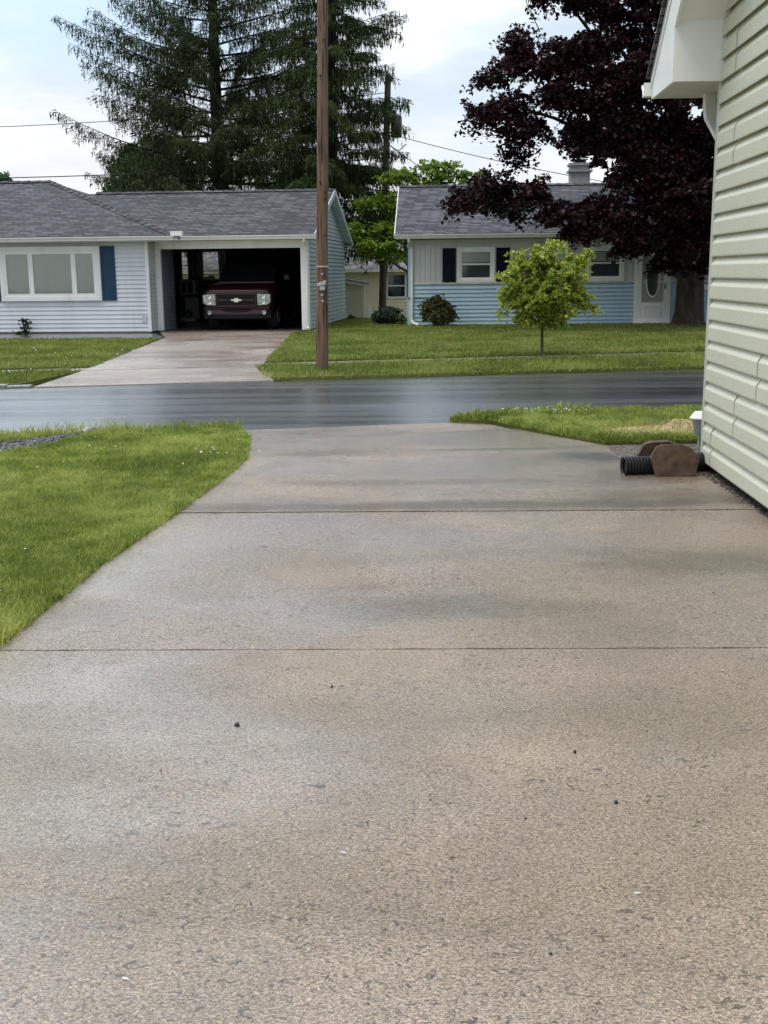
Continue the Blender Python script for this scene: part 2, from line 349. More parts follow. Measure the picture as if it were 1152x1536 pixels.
def raw(name, verts, tris, mat, parent=None):
    """numpy verts (n,3), tris (m,3) -> one mesh object"""
    me = bpy.data.meshes.new(name); nv, nf = len(verts), len(tris)
    me.vertices.add(nv); me.vertices.foreach_set('co', np.ascontiguousarray(verts, dtype=np.float32).ravel())
    me.loops.add(nf*3); me.loops.foreach_set('vertex_index', np.ascontiguousarray(tris, dtype=np.int32).ravel())
    me.polygons.add(nf); me.polygons.foreach_set('loop_start', np.arange(0, nf*3, 3, dtype=np.int32))
    me.update(calc_edges=True); me.validate(); me.materials.append(mat)
    o = bpy.data.objects.new(name, me); col.objects.link(o)
    if parent: o.parent = parent
    return o
def slab(name, pts, z0, z1, mat, kind='structure', tops=None):
    n = len(pts); zt = tops or [z1]*n
    mb = MB(); mb.add([(x, y, z0) for x, y in pts] + [(x, y, z) for (x, y), z in zip(pts, zt)],
                      [tuple(range(n, 2*n))] + [(i, (i+1) % n, n+(i+1) % n, n+i) for i in range(n)])
    o = mb.build(name, mat); return tag(o, kind=kind) if kind else o
def rough(pts, amp=.0035, step=.10, seed=1):
    rd = random.Random(seed); o = []
    for i, (x0, y0) in enumerate(pts):
        x1, y1 = pts[(i+1) % len(pts)]; n = max(1, min(60, int(math.hypot(x1-x0, y1-y0)/step)))
        for j in range(n): o.append((x0+(x1-x0)*j/n + (rd.uniform(-amp, amp) if j else 0), y0+(y1-y0)*j/n + (rd.uniform(-amp, amp) if j else 0)))
    return o
def inside(P, poly):
    x, y = P[:, 0], P[:, 1]; r = np.zeros(len(P), bool); n = len(poly)
    for i in range(n):
        (x1, y1), (x2, y2) = poly[i], poly[(i+1) % n]
        c = (y1 > y) != (y2 > y); r ^= c & (x < (x2-x1)*(y-y1)/((y2-y1) if y2 != y1 else 1e-9) + x1)
    return r
def grass(name, poly, dens, h, wd, mat, z=0.0, skip=(), seed=1, lean=.5, clump=.35, bare=None):
    g = np.random.default_rng(seed); p = np.array(poly); lo, hi = p.min(0), p.max(0)
    n = int(dens*(hi[0]-lo[0])*(hi[1]-lo[1])); P = lo + g.random((n, 2))*(hi-lo); k = inside(P, poly)
    for q in skip: k &= ~inside(P, q)
    P = P[k]
    if bare:
        for bx, by, ra, rb in bare:
            d = ((P[:, 0]-bx)/ra)**2 + ((P[:, 1]-by)/rb)**2; P = P[(d > 1) | (g.random(len(P)) < .05 + .6*np.clip(d-.45, 0, 1))]
    n = len(P); pat = np.sin(P[:, 0]*3.1+1)*np.sin(P[:, 1]*2.7+.5) + .6*np.sin(P[:, 0]*8.3+P[:, 1]*6.1) + .5*np.sin(P[:, 0]*17-P[:, 1]*13)
    H = h*(1 + clump*pat*.5)*(.55 + .75*g.random(n)); W = wd*(.6+.8*g.random(n)); a = g.random(n)*6.283; b = g.random(n)*6.283
    ln = H*lean*(.2+g.random(n)*1.1); dx, dy = np.cos(a), np.sin(a); sx, sy = np.cos(b)*W*.5, np.sin(b)*W*.5
    V = np.zeros((n, 5, 3)); V[:, :, 0] = P[:, :1]; V[:, :, 1] = P[:, 1:]; V[:, :, 2] = z
    V[:, 0, 0] -= sx; V[:, 0, 1] -= sy; V[:, 1, 0] += sx; V[:, 1, 1] += sy
    for i, s in ((2, -.8), (3, .8)):
        V[:, i, 0] += s*sx+dx*ln*.35; V[:, i, 1] += s*sy+dy*ln*.35; V[:, i, 2] += H*.6
    V[:, 4, 0] += dx*ln; V[:, 4, 1] += dy*ln; V[:, 4, 2] += H*np.sqrt(np.clip(1.05-.35*(ln/H)**2, .3, 1))
    T = np.array([(0, 1, 3), (0, 3, 2), (2, 3, 4)])[None] + (np.arange(n)*5)[:, None, None]
    return tag(raw(name, V.reshape(-1, 3), T.reshape(-1, 3), mat), kind='stuff')
def leaves(name, P, size, mat, parent, seed=1, up=.6, ratio=.8, droop=0.0):
    g = np.random.default_rng(seed); n = len(P); N = g.normal(size=(n, 3)); N[:, 2] += up*2; N /= np.linalg.norm(N, axis=1)[:, None]
    D = g.normal(size=(n, 3)); D[:, 2] -= droop; D -= N*(D*N).sum(1)[:, None]; D /= np.linalg.norm(D, axis=1)[:, None]; S = np.cross(N, D)
    s = (size*(.55+.8*g.random(n)))[:, None]; f = s*.12
    V = np.stack([P-D*s*.5, P-D*s*.12+S*s*ratio*.5+N*f, P+D*s*.5-N*f, P-D*s*.12-S*s*ratio*.5+N*f], 1)
    T = np.array([(0, 1, 2), (0, 2, 3)])[None] + (np.arange(n)*4)[:, None, None]
    return raw(name, V.reshape(-1, 3), T.reshape(-1, 3), mat, parent)
def lobes_points(lobes, dens, seed, clumps=26, sig=.20, shell=.55, twigs=None):
    """lobes (x,y,z,rx,rz[,weight]); leaves lie in drooping sprays round random twig ends in each lobe"""
    g = np.random.default_rng(seed); out = []
    for lb in lobes:
        x, y, z, r, rz = lb[:5]; wt = lb[5] if len(lb) > 5 else 1
        m = max(3, int(clumps*wt)); d = g.normal(size=(m, 3)); d /= np.linalg.norm(d, axis=1)[:, None]
        rr = (shell + (1-shell)*g.random(m))**.8 * g.uniform(.5, 1.05, m); c = np.array((x, y, z)) + d*rr[:, None]*np.array((r, r, rz))
        k = int(dens*wt/m*(r*r))+2; R_ = sig*1.9*g.uniform(.6, 1.3, (m, 1)); q = np.sqrt(g.random((m, k))); an = g.random((m, k))*6.2832
        ux, uy_ = q*np.cos(an)*R_, q*np.sin(an)*R_; t1, t2 = g.normal(0, .28, (m, 1))+d[:, :1]*.25, g.normal(0, .28, (m, 1))+d[:, 1:2]*.25
        dz = -t1*ux - t2*uy_ - .55*R_*q*q + g.normal(size=(m, k))*sig*.22
        ps = c[:, None, :] + np.stack([ux, uy_, dz], 2); out.append(ps.reshape(-1, 3))
        if twigs is not None:
            for e in c[::2]: twigs.append(((x, y, z), tuple(e)))
    return np.concatenate(out)
def limb(mb, a, b, r0, r1, bend=.1, seg=6, n=7, rnd=random):
    a, b = Vector(a), Vector(b); Ln = (b-a).length; o = Vector((rnd.uniform(-1, 1), rnd.uniform(-1, 1), rnd.uniform(-.2, .8)))*Ln*bend
    pts = [a.lerp(b, t/seg) + o*math.sin(math.pi*t/seg) + Vector((rnd.uniform(-1, 1), rnd.uniform(-1, 1), rnd.uniform(-1, 1)))*Ln*.015*(0 < t < seg) for t in range(seg+1)]
    mb.tube(pts, [r0 + (r1-r0)*t/seg for t in range(seg+1)], n); return pts
def lap(mb, mp, u0, u1, z0, z1, h=.115, d=.026, clip=None):
    """horizontal lap siding; mp(u, out, z) -> xyz; clip(z) -> (u0,u1) narrowing for gables"""
    z = z0
    while z < z1-1e-4:
        zt = min(z+h, z1); a0, a1 = u0, u1
        if clip: a0, a1 = clip(z)
        if a1-a0 > .02:
            mb.add([mp(a0, d, z), mp(a1, d, z), mp(a1, .002, zt), mp(a0, .002, zt), mp(a0, 0, z), mp(a1, 0, z)], [(0, 1, 2, 3), (0, 4, 5, 1)])
        z += h
    return mb
def frame(mb, x0, x1, z0, z1, y, wd, dep):      # rectangular frame facing -y, front face at y-dep
    mb.box(x0, y-dep, z1-wd, x1, y, z1); mb.box(x0, y-dep, z0, x1, y, z0+wd)
    mb.box(x0, y-dep+.001, z0+wd, x0+wd, y, z1-wd); mb.box(x1-wd, y-dep+.001, z0+wd, x1, y, z1-wd); return mb
def blob(mb, c, r, rnd, n=6, m=4):              # little uneven stone
    vs = []; sx, sy, sz = (rnd.uniform(.7, 1.2) for _ in range(3)); a0 = rnd.uniform(0, 6)
    for i in range(1, m):
        p = math.pi*i/m
        for j in range(n):
            a = a0 + 6.2832*j/n; k = r*rnd.uniform(.8, 1.15); vs.append((c[0]+sx*k*math.sin(p)*math.cos(a), c[1]+sy*k*math.sin(p)*math.sin(a), c[2]+sz*k*math.cos(p)*.75))
    t = len(vs); vs += [(c[0], c[1], c[2]+r*.7*sz), (c[0], c[1], c[2]-r*.7*sz)]
    fs = [(i*n+j, i*n+(j+1) % n, (i+1)*n+(j+1) % n, (i+1)*n+j) for i in range(m-2) for j in range(n)]
    fs += [(t, (j+1) % n, j) for j in range(n)] + [(t+1, (m-2)*n+j, (m-2)*n+(j+1) % n) for j in range(n)]
    mb.add(vs, fs)

# ------------------------------------------------------------------ ground, road, drives
gm = MB(); ys = [(-60, -.16), (38.5, -.16), (43.5, -.78), (60, -.80), (600, -.8)]
gm.add([(x, y, z) for y, z in ys for x in (-400, 400)], [(2*i, 2*i+1, 2*i+3, 2*i+2) for i in range(4)])
tag(gm.build('ground', MT['turf_far']), kind='structure')
nr = lambda x: 11.72 + .2*x
fr_ = lambda x: 17.2 + .2*x
X0, X1 = -90, 90
slab('road', [(X0, nr(X0)), (X1, nr(X1)), (X1, fr_(X1)), (X0, fr_(X0))], -.15, -.055, MT['asphalt'])
DL = [(-1.867, 2.0), (-1.60, 4.42), (-1.50, 5.80), (-1.33, 7.14), (-1.19, 8.45), (-1.13, 9.29), (-1.22, 10.2), (-1.26, 10.62), (-1.38, nr(-1.38))]
wallx = lambda y: 2.5 + .053*(y-8.67)
def jn(x, y0, s): return y0 + s*x
J1 = lambda x: 4.41 - .02*x; J2 = lambda x: 7.13 - .02*x; J3 = lambda x: 9.50 + .19*x; J4 = lambda x: 10.88 + .2*x
g_ = .007
slab('driveway_slab', rough([(-2.2, -1.0), (wallx(-1)+.05, -1.0), (wallx(4.3)+.05, J1(2.3)-g_), (-1.60, J1(-1.6)-g_)]), -.15, 0, MT['concrete'])
slab('driveway_slab', rough([(-1.60, J1(-1.6)+g_), (wallx(4.3)+.05, J1(2.3)+g_), (wallx(7)+.05, J2(2.4)-g_), (-1.33, J2(-1.33)-g_), (-1.5, 5.8)], seed=2), -.15, -.001, MT['concrete'])
slab('driveway_base', [(-1.58, 3), (2.2, 3), (2.3, 8.4), (1.85, 8.8), (1.85, 10.0), (-1.1, 9.6), (-1.1, 9)], -.15, -.022, MT['joint'])
slab('driveway_slab', rough([(-1.33, J2(-1.33)+g_), (wallx(7.1)+.05, J2(2.4)+g_), (wallx(8.35)+.05, 8.36), (2.15, 8.52), (1.90, 8.75), (1.92, 9.2), (1.95, J3(1.95)-.022), (-1.13, J3(-1.13)-.010), (-1.19, 8.45)], seed=3), -.15, .003, MT['concrete'])
slab('driveway_slab', [(-1.13, J3(-1.13)+.006), (1.95, J3(1.95)+.022), (1.33, 11.12), (1.28, J4(1.28)-.015), (-1.27, J4(-1.27)-.015), (-1.22, 10.1)], -.15, -.002, MT['concrete'],
     tops=[-.002, -.002, -.02, -.02, -.02, -.006])
slab('driveway_apron', [(-1.27, J4(-1.27)+g_), (1.28, J4(1.28)+g_), (1.0, nr(1.0)-.01), (-1.40, nr(-1.40)-.01)], -.15, 0, MT['apron'], tops=[-.022, -.022, -.042, -.042])
# left lawn, right lawn
LL = [(-14, -1), (-2.2, -1)] + DL[:-1] + [(-1.42, nr(-1.42)-.12), (-14, nr(-14)-.12)]
slab('lawn', LL, -.15, .0, MT['turf'])
drain = [(-7.5, 8.0), (-4.4, 8.95), (-3.35, 9.55), (-2.88, 10.55), (-2.80, 10.95), (-3.05, 10.98), (-3.35, 10.55), (-3.95, 9.95), (-5.0, 9.5), (-7.5, 8.7)]
RL = [(.70, nr(.7)+.0), (1.15, 11.62), (1.38, 11.13), (1.97, 9.98), (2.95, 10.02), (14, 10.6), (14, nr(14)-.08), (1.5, nr(1.5)-.03)]
slab('lawn', RL, -.15, .02, MT['turf'])
# far side
wk = lambda x: 19.95 + .225*x
slab('verge', [(-1.62, fr_(-1.62)+.02), (30, fr_(30)+.02), (30, wk(30)-.42), (-2.0, wk(-2.0)-.42)], -.15, .0, MT['turf'])
slab('walkway', [(-2.0, wk(-2)-.40), (30, wk(30)-.40), (30, wk(30)+.42), (-2.05, wk(-2)+.42)], -.15, -.012, MT['walk'])
slab('lawn', [(-2.02, wk(-2)+.44), (30, wk(30)+.44), (30, 42), (9.5, 38.5), (-1.2, 38.5), (-2.0, 30.4), (-2.35, 29.5)], -.15, .015, MT['turf'])
slab('verge', [(-40, fr_(-40)+.16), (-5.2, fr_(-5.2)+.16), (-4.9, wk(-4.9)-.35), (-40, wk(-40)-.35)], -.15, .0, MT['turf'])
slab('walkway', [(-40, wk(-40)-.33), (-4.95, wk(-4.95)-.33), (-4.90, wk(-4.9)+.40), (-40, wk(-40)+.40)], -.15, -.012, MT['walk'])
slab('lawn', [(-40, wk(-40)+.42), (-4.88, wk(-4.88)+.42), (-5.38, 27.6), (-9, 27.9), (-40, 29.9)], -.15, .015, MT['turf'])
slab('path', [(-5.40, 27.62), (-5.50, 28.6), (-6.05, 30.6), (-20, 32.1), (-20, 28.65), (-9, 27.92)], -.15, .0, MT['asphalt'])
slab('driveway_slab', [(-4.87, wk(-4.87)-.30), (-2.03, wk(-2.03)-.36), (-2.33, 29.5), (-2.05, 30.75), (-6.02, 31.1), (-5.36, 28.4)], -.15, .004, MT['concrete2'])
slab('driveway_apron', [(-5.0, fr_(-5.0)+.02), (-1.5, fr_(-1.5)+.02), (-2.03, wk(-2.03)-.39), (-4.87, wk(-4.87)-.33)], -.15, 0, MT['concrete2'], tops=[-.04, -.04, 0, 0])
kb = MB(); kb.prism([(-90, fr_(-90), -.14), (-5.35, fr_(-5.35), -.14), (-5.35, fr_(-5.35)+.15, -.14), (-90, fr_(-90)+.15, -.14)], (0, 0, .148))
kb.prism([(-5.35, fr_(-5.35)-.002, -.14), (-5.02, fr_(-5.02)-.002, -.14), (-5.02, fr_(-5.02)+.14, -.14), (-5.35, fr_(-5.35)+.14, -.14)], (0, 0, .13))
tag(kb.build('kerb', MT['kerb'], bevel=.02), kind='structure')
slab('gravel_bed', [(1.96, 9.97), (3.2, 10.03), (3.2, 8.8), (2.62, 8.55), (2.2, 8.53), (1.93, 8.76)], -.15, -.012, MT['grit'])
slab('soil_strip', [(wallx(8.5)-.10, 8.5), (wallx(7.2)-.035, 7.2), (wallx(4)-.03, 4.0), (wallx(4)+.04, 4.0), (wallx(8.5)+.04, 8.5)], -.05, .007, MT['soil'])

rnd = random.Random(5)
def stones(name, poly, n, r0, r1, z, mat):
    p = np.array(poly); mb = MB(); lo, hi = p.min(0), p.max(0); c = 0
    while c < n:
        q = (rnd.uniform(lo[0], hi[0]), rnd.uniform(lo[1], hi[1]))
        if inside(np.array([q]), poly)[0]: blob(mb, (q[0], q[1], z), rnd.uniform(r0, r1), rnd); c += 1
    return tag(mb.build(name, mat), kind='stuff')
stones('gravel', drain, 4200, .008, .020, .006, MT['gravel'])
stones('gravel', [(1.98, 9.9), (2.9, 9.96), (2.75, 8.7), (2.25, 8.5), (1.96, 8.8)], 1700, .003, .0085, -.010, MT['gravel_b'])
stones('rubble', [(wallx(8.5)-.12, 8.55), (wallx(7.0)-.05, 7.0), (wallx(5)-.02, 5.0), (wallx(5)+.02, 5), (wallx(8.5)+.02, 8.6)], 420, .003, .010, .008, MT['gravel_b'])
db = MB()
for k in range(46):
    y = 1.6*math.exp(rnd.random()*1.95); x = rnd.uniform(-1.1, 1.9)*(.45+.55*min(1, y/6)); r = rnd.uniform(.0018, .0042)*(1+y*.05)
    blob(db, (x, y, r*.45), r, rnd)
for x, y, r in ((-.507, 3.62, .0105), (.60, 3.37, .008), (-.20, 3.98, .006), (.16, 1.75, .008), (.66, 3.02, .008)): blob(db, (x, y, r*.5), r, rnd)
tag(db.build('debris', MT['black']), kind='stuff')
cg = MB()
for k in range(14):                              # pale seed wings and grass clippings stuck to the wet concrete
    y = 2.2*math.exp(rnd.random()*1.3); x = rnd.uniform(-1.2, 1.5)*(.5+.5*min(1, y/5)); a = rnd.uniform(-.5, .5); l_ = rnd.uniform(.004, .010)
    if inside(np.array([(x, y)]), LL)[0]: continue
    if k % 4: continue
    cg.prism([(x-l_*math.cos(a), y-l_*math.sin(a), .0035), (x, y-.0025, .0035), (x+l_*math.cos(a), y+l_*math.sin(a), .0035), (x, y+.0025, .0035)], (0, 0, .0022))
tag(cg.build('litter', MT['soffit']), kind='stuff')

# grass
vis = lambda x0, x1, y0, y1: [(x0, y0), (x1, y0), (x1, y1), (x0, y1)]
LLg = [(-2.4, 3.6), (-1.66, 3.6)] + [(x-.015, y) for x, y in DL[1:-1]] + [(-1.45, nr(-1.45)-.16), (-5.6, nr(-5.6)-.16), (-4.2, 8.6)]
nearp = [(-2.6, 3.5), (-1.70, 3.5)] + [(x-.012, y) for x, y in DL[1:5]] + [(-3.25, 8.45), (-2.7, 6.5)]
farp = [(-3.25, 8.45), (-1.2, 8.45), (-1.145, 9.29), (-1.235, 10.2), (-1.275, 10.62), (-1.45, nr(-1.45)-.14), (-5.6, nr(-5.6)-.14), (-4.6, 8.7)]
grass('grass', nearp, 16000, .043, .0042, MT['blade'], 0, seed=2, lean=.9)
grass('grass', [(-6.5, 2.2), (-1.9, 2.2), (-1.70, 3.5), (-2.6, 3.5), (-2.7, 6.5), (-3.25, 8.45), (-4.6, 8.7), (-7.5, 7.9)], 3200, .05, .0065, MT['blade'], 0, (drain,), seed=19, lean=.9)
grass('grass', farp, 9500, .050, .0058, MT['blade'], 0, (drain,), seed=3, lean=.8)
ragged = [(x-.02, y) for x, y in DL[1:-1]] + [(x+.012, y) for x, y in reversed(DL[1:-1])]
grass('grass', ragged, 9000, .05, .0045, MT['blade'], 0, seed=4, lean=1.2)
bank = [(-5.6, nr(-5.6)-.30), (-1.40, nr(-1.4)-.28), (-1.42, nr(-1.42)-.10), (-5.6, nr(-5.6)-.10)]
grass('grass', bank, 2600, .105, .006, MT['blade'], 0, seed=5, lean=.7)
slab('bare_ground', [(2.15, 10.32), (2.5, 10.22), (2.95, 10.24), (3.2, 10.4), (3.35, 11.2), (2.95, 11.45), (2.75, 11.0), (2.3, 10.85), (2.02, 10.6)], 0, .026, MT['straw'])
RLg = [(.72, nr(.72)-.02), (1.16, 11.60), (1.39, 11.12), (1.98, 10.0), (3.1, 10.04), (4.6, nr(4.6)-.05)]
grass('grass', RLg, 9000, .058, .006, MT['blade'], .02, seed=6, lean=.8, bare=[(2.62, 10.58, .66, .40), (3.0, 11.05, .45, .50)])
grass('grass', [(1.98, 9.985), (3.1, 10.02), (3.1, 10.14), (1.9, 10.14)], 7000, .05, .005, MT['blade'], .02, seed=8, lean=.7)
eg = [(.74, nr(.74)-.0), (1.17, 11.62), (1.40, 11.13), (1.99, 10.0), (3.0, 10.04)]
grass('grass', [(x-.035, y-.035) for x, y in eg]+[(x+.04, y+.05) for x, y in reversed(eg)], 9000, .045, .0055, MT['blade'], .0, seed=18, lean=1.3)
grass('straw', vis(2.05, 3.3, 10.35, 11.3), 1500, .03, .006, MT['blade_dry'], .022, seed=7, lean=2.2)
grass('grass', [(.72, nr(.72)-.0), (1.15, 11.60), (2.1, 11.6), (2.2, nr(2.2)-.04)], 1500, .10, .016, MT['blade'], .02, seed=9, lean=.9)
grass('grass', [(-1.62, fr_(-1.62)-.05), (8, fr_(8)-.05), (8, fr_(8)+.07), (-1.62, fr_(-1.62)+.07)], 420, .07, .012, MT['blade_far'], -.03, seed=16, lean=1.3)
grass('grass', [(-1.75, fr_(-1.6)+.1), (-1.60, fr_(-1.6)-.05), (-2.0, wk(-2)-.4), (-2.14, wk(-2)-.4)], 900, .06, .012, MT['blade_far'], 0, seed=17, lean=1.3)
vr = [(-1.60, fr_(-1.6)+.03), (7.5, fr_(7.5)+.03), (7.6, wk(7.6)-.52), (-2.0, wk(-2)-.45)]
grass('grass', vr, 1300, .065, .012, MT['blade_far'], 0, seed=10)
fl = [(-2.05, wk(-2)+.40), (8.4, wk(8.4)+.36), (10.5, 33), (9.8, 38), (-1.2, 38.4), (-1.85, 30.4), (-2.3, 29.5)]
grass('grass', fl, 520, .055, .016, MT['blade_far'], .015, seed=11, skip=([(.7, 33.0), (11, 32.55), (11, 40), (.9, 40)],), bare=[(9.2, 31.3, 1.0, .8), (-.6, 21.2, .5, .15)])
grass('grass', [(-2.05, wk(-2)+.38), (8.4, wk(8.4)+.34), (8.4, wk(8.4)+.6), (-2.05, wk(-2)+.65)], 1500, .075, .012, MT['blade_far'], .0, seed=12)
grass('grass', [(-8.5, fr_(-8.5)+.18), (-5.22, fr_(-5.22)+.18), (-4.88, wk(-4.88)-.34), (-8.5, wk(-8.5)-.30)], 1300, .065, .012, MT['blade_far'], 0, seed=13)
grass('grass', [(-9.5, wk(-9.5)+.36), (-4.9, wk(-4.9)+.36), (-5.38, 27.5), (-9, 27.8), (-12, 28)], 620, .055, .015, MT['blade_far'], .015, seed=14)
cv = MB()
for cx_, cy_, sx_, sy_, n_, zz in ((-1.45, 9.3, .12, .25, 12, .06), (-1.85, 5.2, .15, .3, 6, .052), (1.65, 11.75, .30, .10, 34, .10), (-5.9, 22, .8, 1.2, 14, .06), (-2.5, 9.6, .5, .5, 6, .06), (-5.9, 18.0, .7, .2, 6, .06)):
    for k in range(n_):
        blob(cv, (cx_+rnd.gauss(0, sx_), cy_+rnd.gauss(0, sy_), zz+rnd.uniform(-.015, .015)), rnd.uniform(.006, .010)*(1 if cy_ < 15 else 1.6), rnd)
tag(cv.build('clover_foliage', MT['trim']), kind='stuff')

# ------------------------------------------------------------------ house across the road with carport
H1 = thing('grey_house', 'pale grey ranch house with dark shingle roof, open carport and blue shutters', 'house', (-2.05, 30.9, 0), R(-5))
def at1(lx, ly, z=0):
    a = R(-5); return (-2.05 + lx*math.cos(a) - ly*math.sin(a), 30.9 + lx*math.sin(a) + ly*math.cos(a), z)
fr = lambda y: (lambda u, o, z: (u, y-o, z))          # facing the road
rg = lambda x: (lambda u, o, z: (x+o, u, z))          # facing right
mb = MB(); lap(mb, fr(-.65), -16, -4.13, .05, 2.38, .113); mb.build('wall', MT['side1'], H1)
mb = MB(); lap(mb, rg(-4.07), -.63, -.03, .05, 2.38, .113, .03); mb.build('wall', MT['side1g'], H1)
mb = MB(); lap(mb, rg(.10), .06, 8, .05, 2.5, .113, .036)
lap(mb, rg(.10), 0, 8, 2.519, 3.85, .113, clip=lambda z: (0+max(0, (z-2.45)/.322)+.05, 8-max(0, (z-2.45)/.322)-.05)); mb.build('wall', MT['side1g'], H1)
mb = MB(); mb.box(-4.14, -.682, .04, -4.045, -.60, 2.38); mb.build('corner_board', MT['trim'], H1, bevel=.008)
mb = MB(); mb.box(-4.05, -.05, .03, -3.90, .06, 2.38); mb.box(-.10, -.05, .03, .125, .08, 2.40); mb.box(-3.90, -.047, 2.19, -.10, .06, 2.40)
mb.build('opening_trim', MT['trim'], H1, bevel=.008)
mb = MB(); mb.box(-16, -.62, 0, -4.09, -.58, .06); mb.box(.0, .08, -.1, .09, 8, .06); mb.build('foundation', MT['kerb'], H1)
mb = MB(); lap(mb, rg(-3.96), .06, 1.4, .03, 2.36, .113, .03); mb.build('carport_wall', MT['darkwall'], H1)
mb = MB(); mb.box(-4.0, 1.4, 0, -3.93, 1.46, 2.36); mb.box(-5.4, 1.4, 0, -3.96, 1.45, 2.36); mb.box(-5.40, 1.45, 0, -5.35, 7.0, 2.36); mb.box(0.02, .09, .0, .09, 7.0, 2.36)
bw = [(-5.35, -5.18), (-4.96, -4.47), (-3.72, .02)]
for a, b in bw: mb.box(a, 7.0, 0, b, 7.06, 2.36)
for a, b in ((-5.18, -4.96), (-4.47, -3.72)): mb.box(a, 7.001, 0, b, 7.059, 1.36); mb.box(a, 7.001, 2.26, b, 7.059, 2.36)
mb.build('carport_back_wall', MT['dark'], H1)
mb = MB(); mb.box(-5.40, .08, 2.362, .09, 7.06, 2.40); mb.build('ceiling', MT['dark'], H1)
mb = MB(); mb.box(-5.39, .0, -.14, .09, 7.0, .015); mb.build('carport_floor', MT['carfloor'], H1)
for a, b, br_ in ((-5.18, -4.96, False), (-4.47, -3.72, True)):
    wf = frame(MB(), a-.03, b+.03, 1.33, 2.29, 7.0, .05, .02).build('carport_window', MT['greywhite'], H1)
    q = MB(); q.box(a+.02, 6.985, 1.80 if not br_ else 1.62, b-.02, 6.995, 1.83 if not br_ else 1.65); q.build('rail', MT['darkwall'], wf)
mb = MB()
for x in (-4.80, -4.66, -4.57): mb.box(x, 6.93, 1.45, x+.035, 6.99, 2.2)
mb.build('storm_sash', MT['greywhite'], H1)
# roofs (solid prisms)
def gable_roof(mb, x0, x1, y0, y1, ze, zr, t=.10):
    yr = (y0+y1)/2
    return mb.prism([(x0, y0, ze), (x0, yr, zr), (x0, y1, ze), (x0, y1, ze-t), (x0, yr, zr-t), (x0, y0, ze-t)], (x1-x0, 0, 0))
mb = MB(); gable_roof(mb, -7.5, .34, -.36, 8.36, 2.53, 3.93)
xe, ye0, ye1, zr, run = -3.30, -1.0, 9.0, 4.30, 5.0
z0 = 2.52
V = [(xe, ye0, z0), (xe, ye1, z0), (-18, ye1, z0), (-18, ye0, z0), (xe-run, 4, zr), (-18, 4, zr)]
V += [(x, y, z-.08) for x, y, z in V[:4]]
mb.add(V, [(3, 0, 4, 5), (0, 1, 4), (1, 2, 5, 4), (2, 3, 5), (0, 3, 9, 6), (1, 0, 6, 7), (2, 1, 7, 8), (9, 8, 7, 6), (3, 2, 8, 9)])
roof1 = mb.build('roof', MT['roof1'], H1)
rc = MB(); P = Vector((xe, ye0, z0+.015)); Q = Vector((xe-run, 4, zr+.02))
def cap_strip(mb, a, b, wd=.13, up_=.02, n=14):
    a, b = Vector(a), Vector(b); d = (b-a); s = Vector((-d.y, d.x, 0)).normalized()*wd
    for i in range(n):
        p, q = a+d*(i/n), a+d*((i+1.12)/n); h = Vector((0, 0, up_)); g = Vector((0, 0, -.045))
        mb.add([p+s+g+h, p+h*2, p-s+g+h, q+s+g, q+h, q-s+g], [(0, 1, 4, 3), (1, 2, 5, 4), (0, 2, 1)])
cap_strip(rc, P, Q, n=22); cap_strip(rc, Q, (-18, 4, zr+.02), n=30); rc.build('ridge_cap', MT['roof1'], roof1); rc = MB(); cap_strip(rc, (-6.9, 4, 3.95), (.34, 4, 3.95), n=24)
rc.build('ridge_cap', MT['roof1'], roof1)
mb = MB(); mb.box(-18, -1.0, 2.37, xe-.02, -.66, 2.39); mb.box(xe-.6, -.66, 2.374, xe-.02, -.05, 2.39); mb.box(-3.32, -.36, 2.402, .32, -.05, 2.43)
mb.build('soffit', MT['greywhite'], H1)
def gutter(mb, x0, x1, y, zt, s=.11):            # K-style channel hung at the eave, facing -y
    pr = [(0, 0), (0, -.10), (-.06, -.105), (-.075, -.055), (-s, -.02), (-s, 0), (-s+.012, 0), (-s+.012, -.015), (-.065, -.05), (-.05, -.09), (-.012, -.09), (-.012, 0)]
    return mb.prism([(x0, y+a, zt+b) for a, b in pr], (x1-x0, 0, 0))
mb = MB(); gutter(mb, -18, xe+.05, -1.0, 2.50); gutter(mb, xe+.08, .36, -.37, 2.51); mb.box(xe+.0, -1.13, 2.50, xe+.3, -.98, 2.615)
mb.box(xe-.02, -1.0, 2.40, xe, -.36, 2.50)
mb.build('gutter', MT['trim'], H1)
mb = MB(); mb.tube([(.06, -.42, 2.42), (.06, -.40, 2.34), (.065, -.09, 2.22), (.065, -.09, .12), (.08, -.22, .06)], .036, 6); mb.build('downspout', MT['trim'], H1)
mb = MB()
for s, ya, yb in ((1, -.36, 4.0), (1, 8.36, 4.0)):
    mb.prism([(.335, ya, 2.55), (.335, yb, 3.95), (.335, yb, 3.79), (.335, ya, 2.39)], (.03, 0, 0))
    mb.prism([(.10, ya, 2.425), (.10, yb, 3.825), (.10, yb, 3.80), (.10, ya, 2.40)], (.235, 0, 0))
mb.box(.10, 8.0, 2.39, .34, 8.36, 2.42)
mb.build('rake_board', MT['side1g'], H1)
mb = MB(); gutter(mb, -.02, .02, 0, 0); mb.v = [(x*9+.18, 8.36-y, z+2.50) for x, y, z in mb.v]; mb.build('gutter', MT['side1g'], H1)
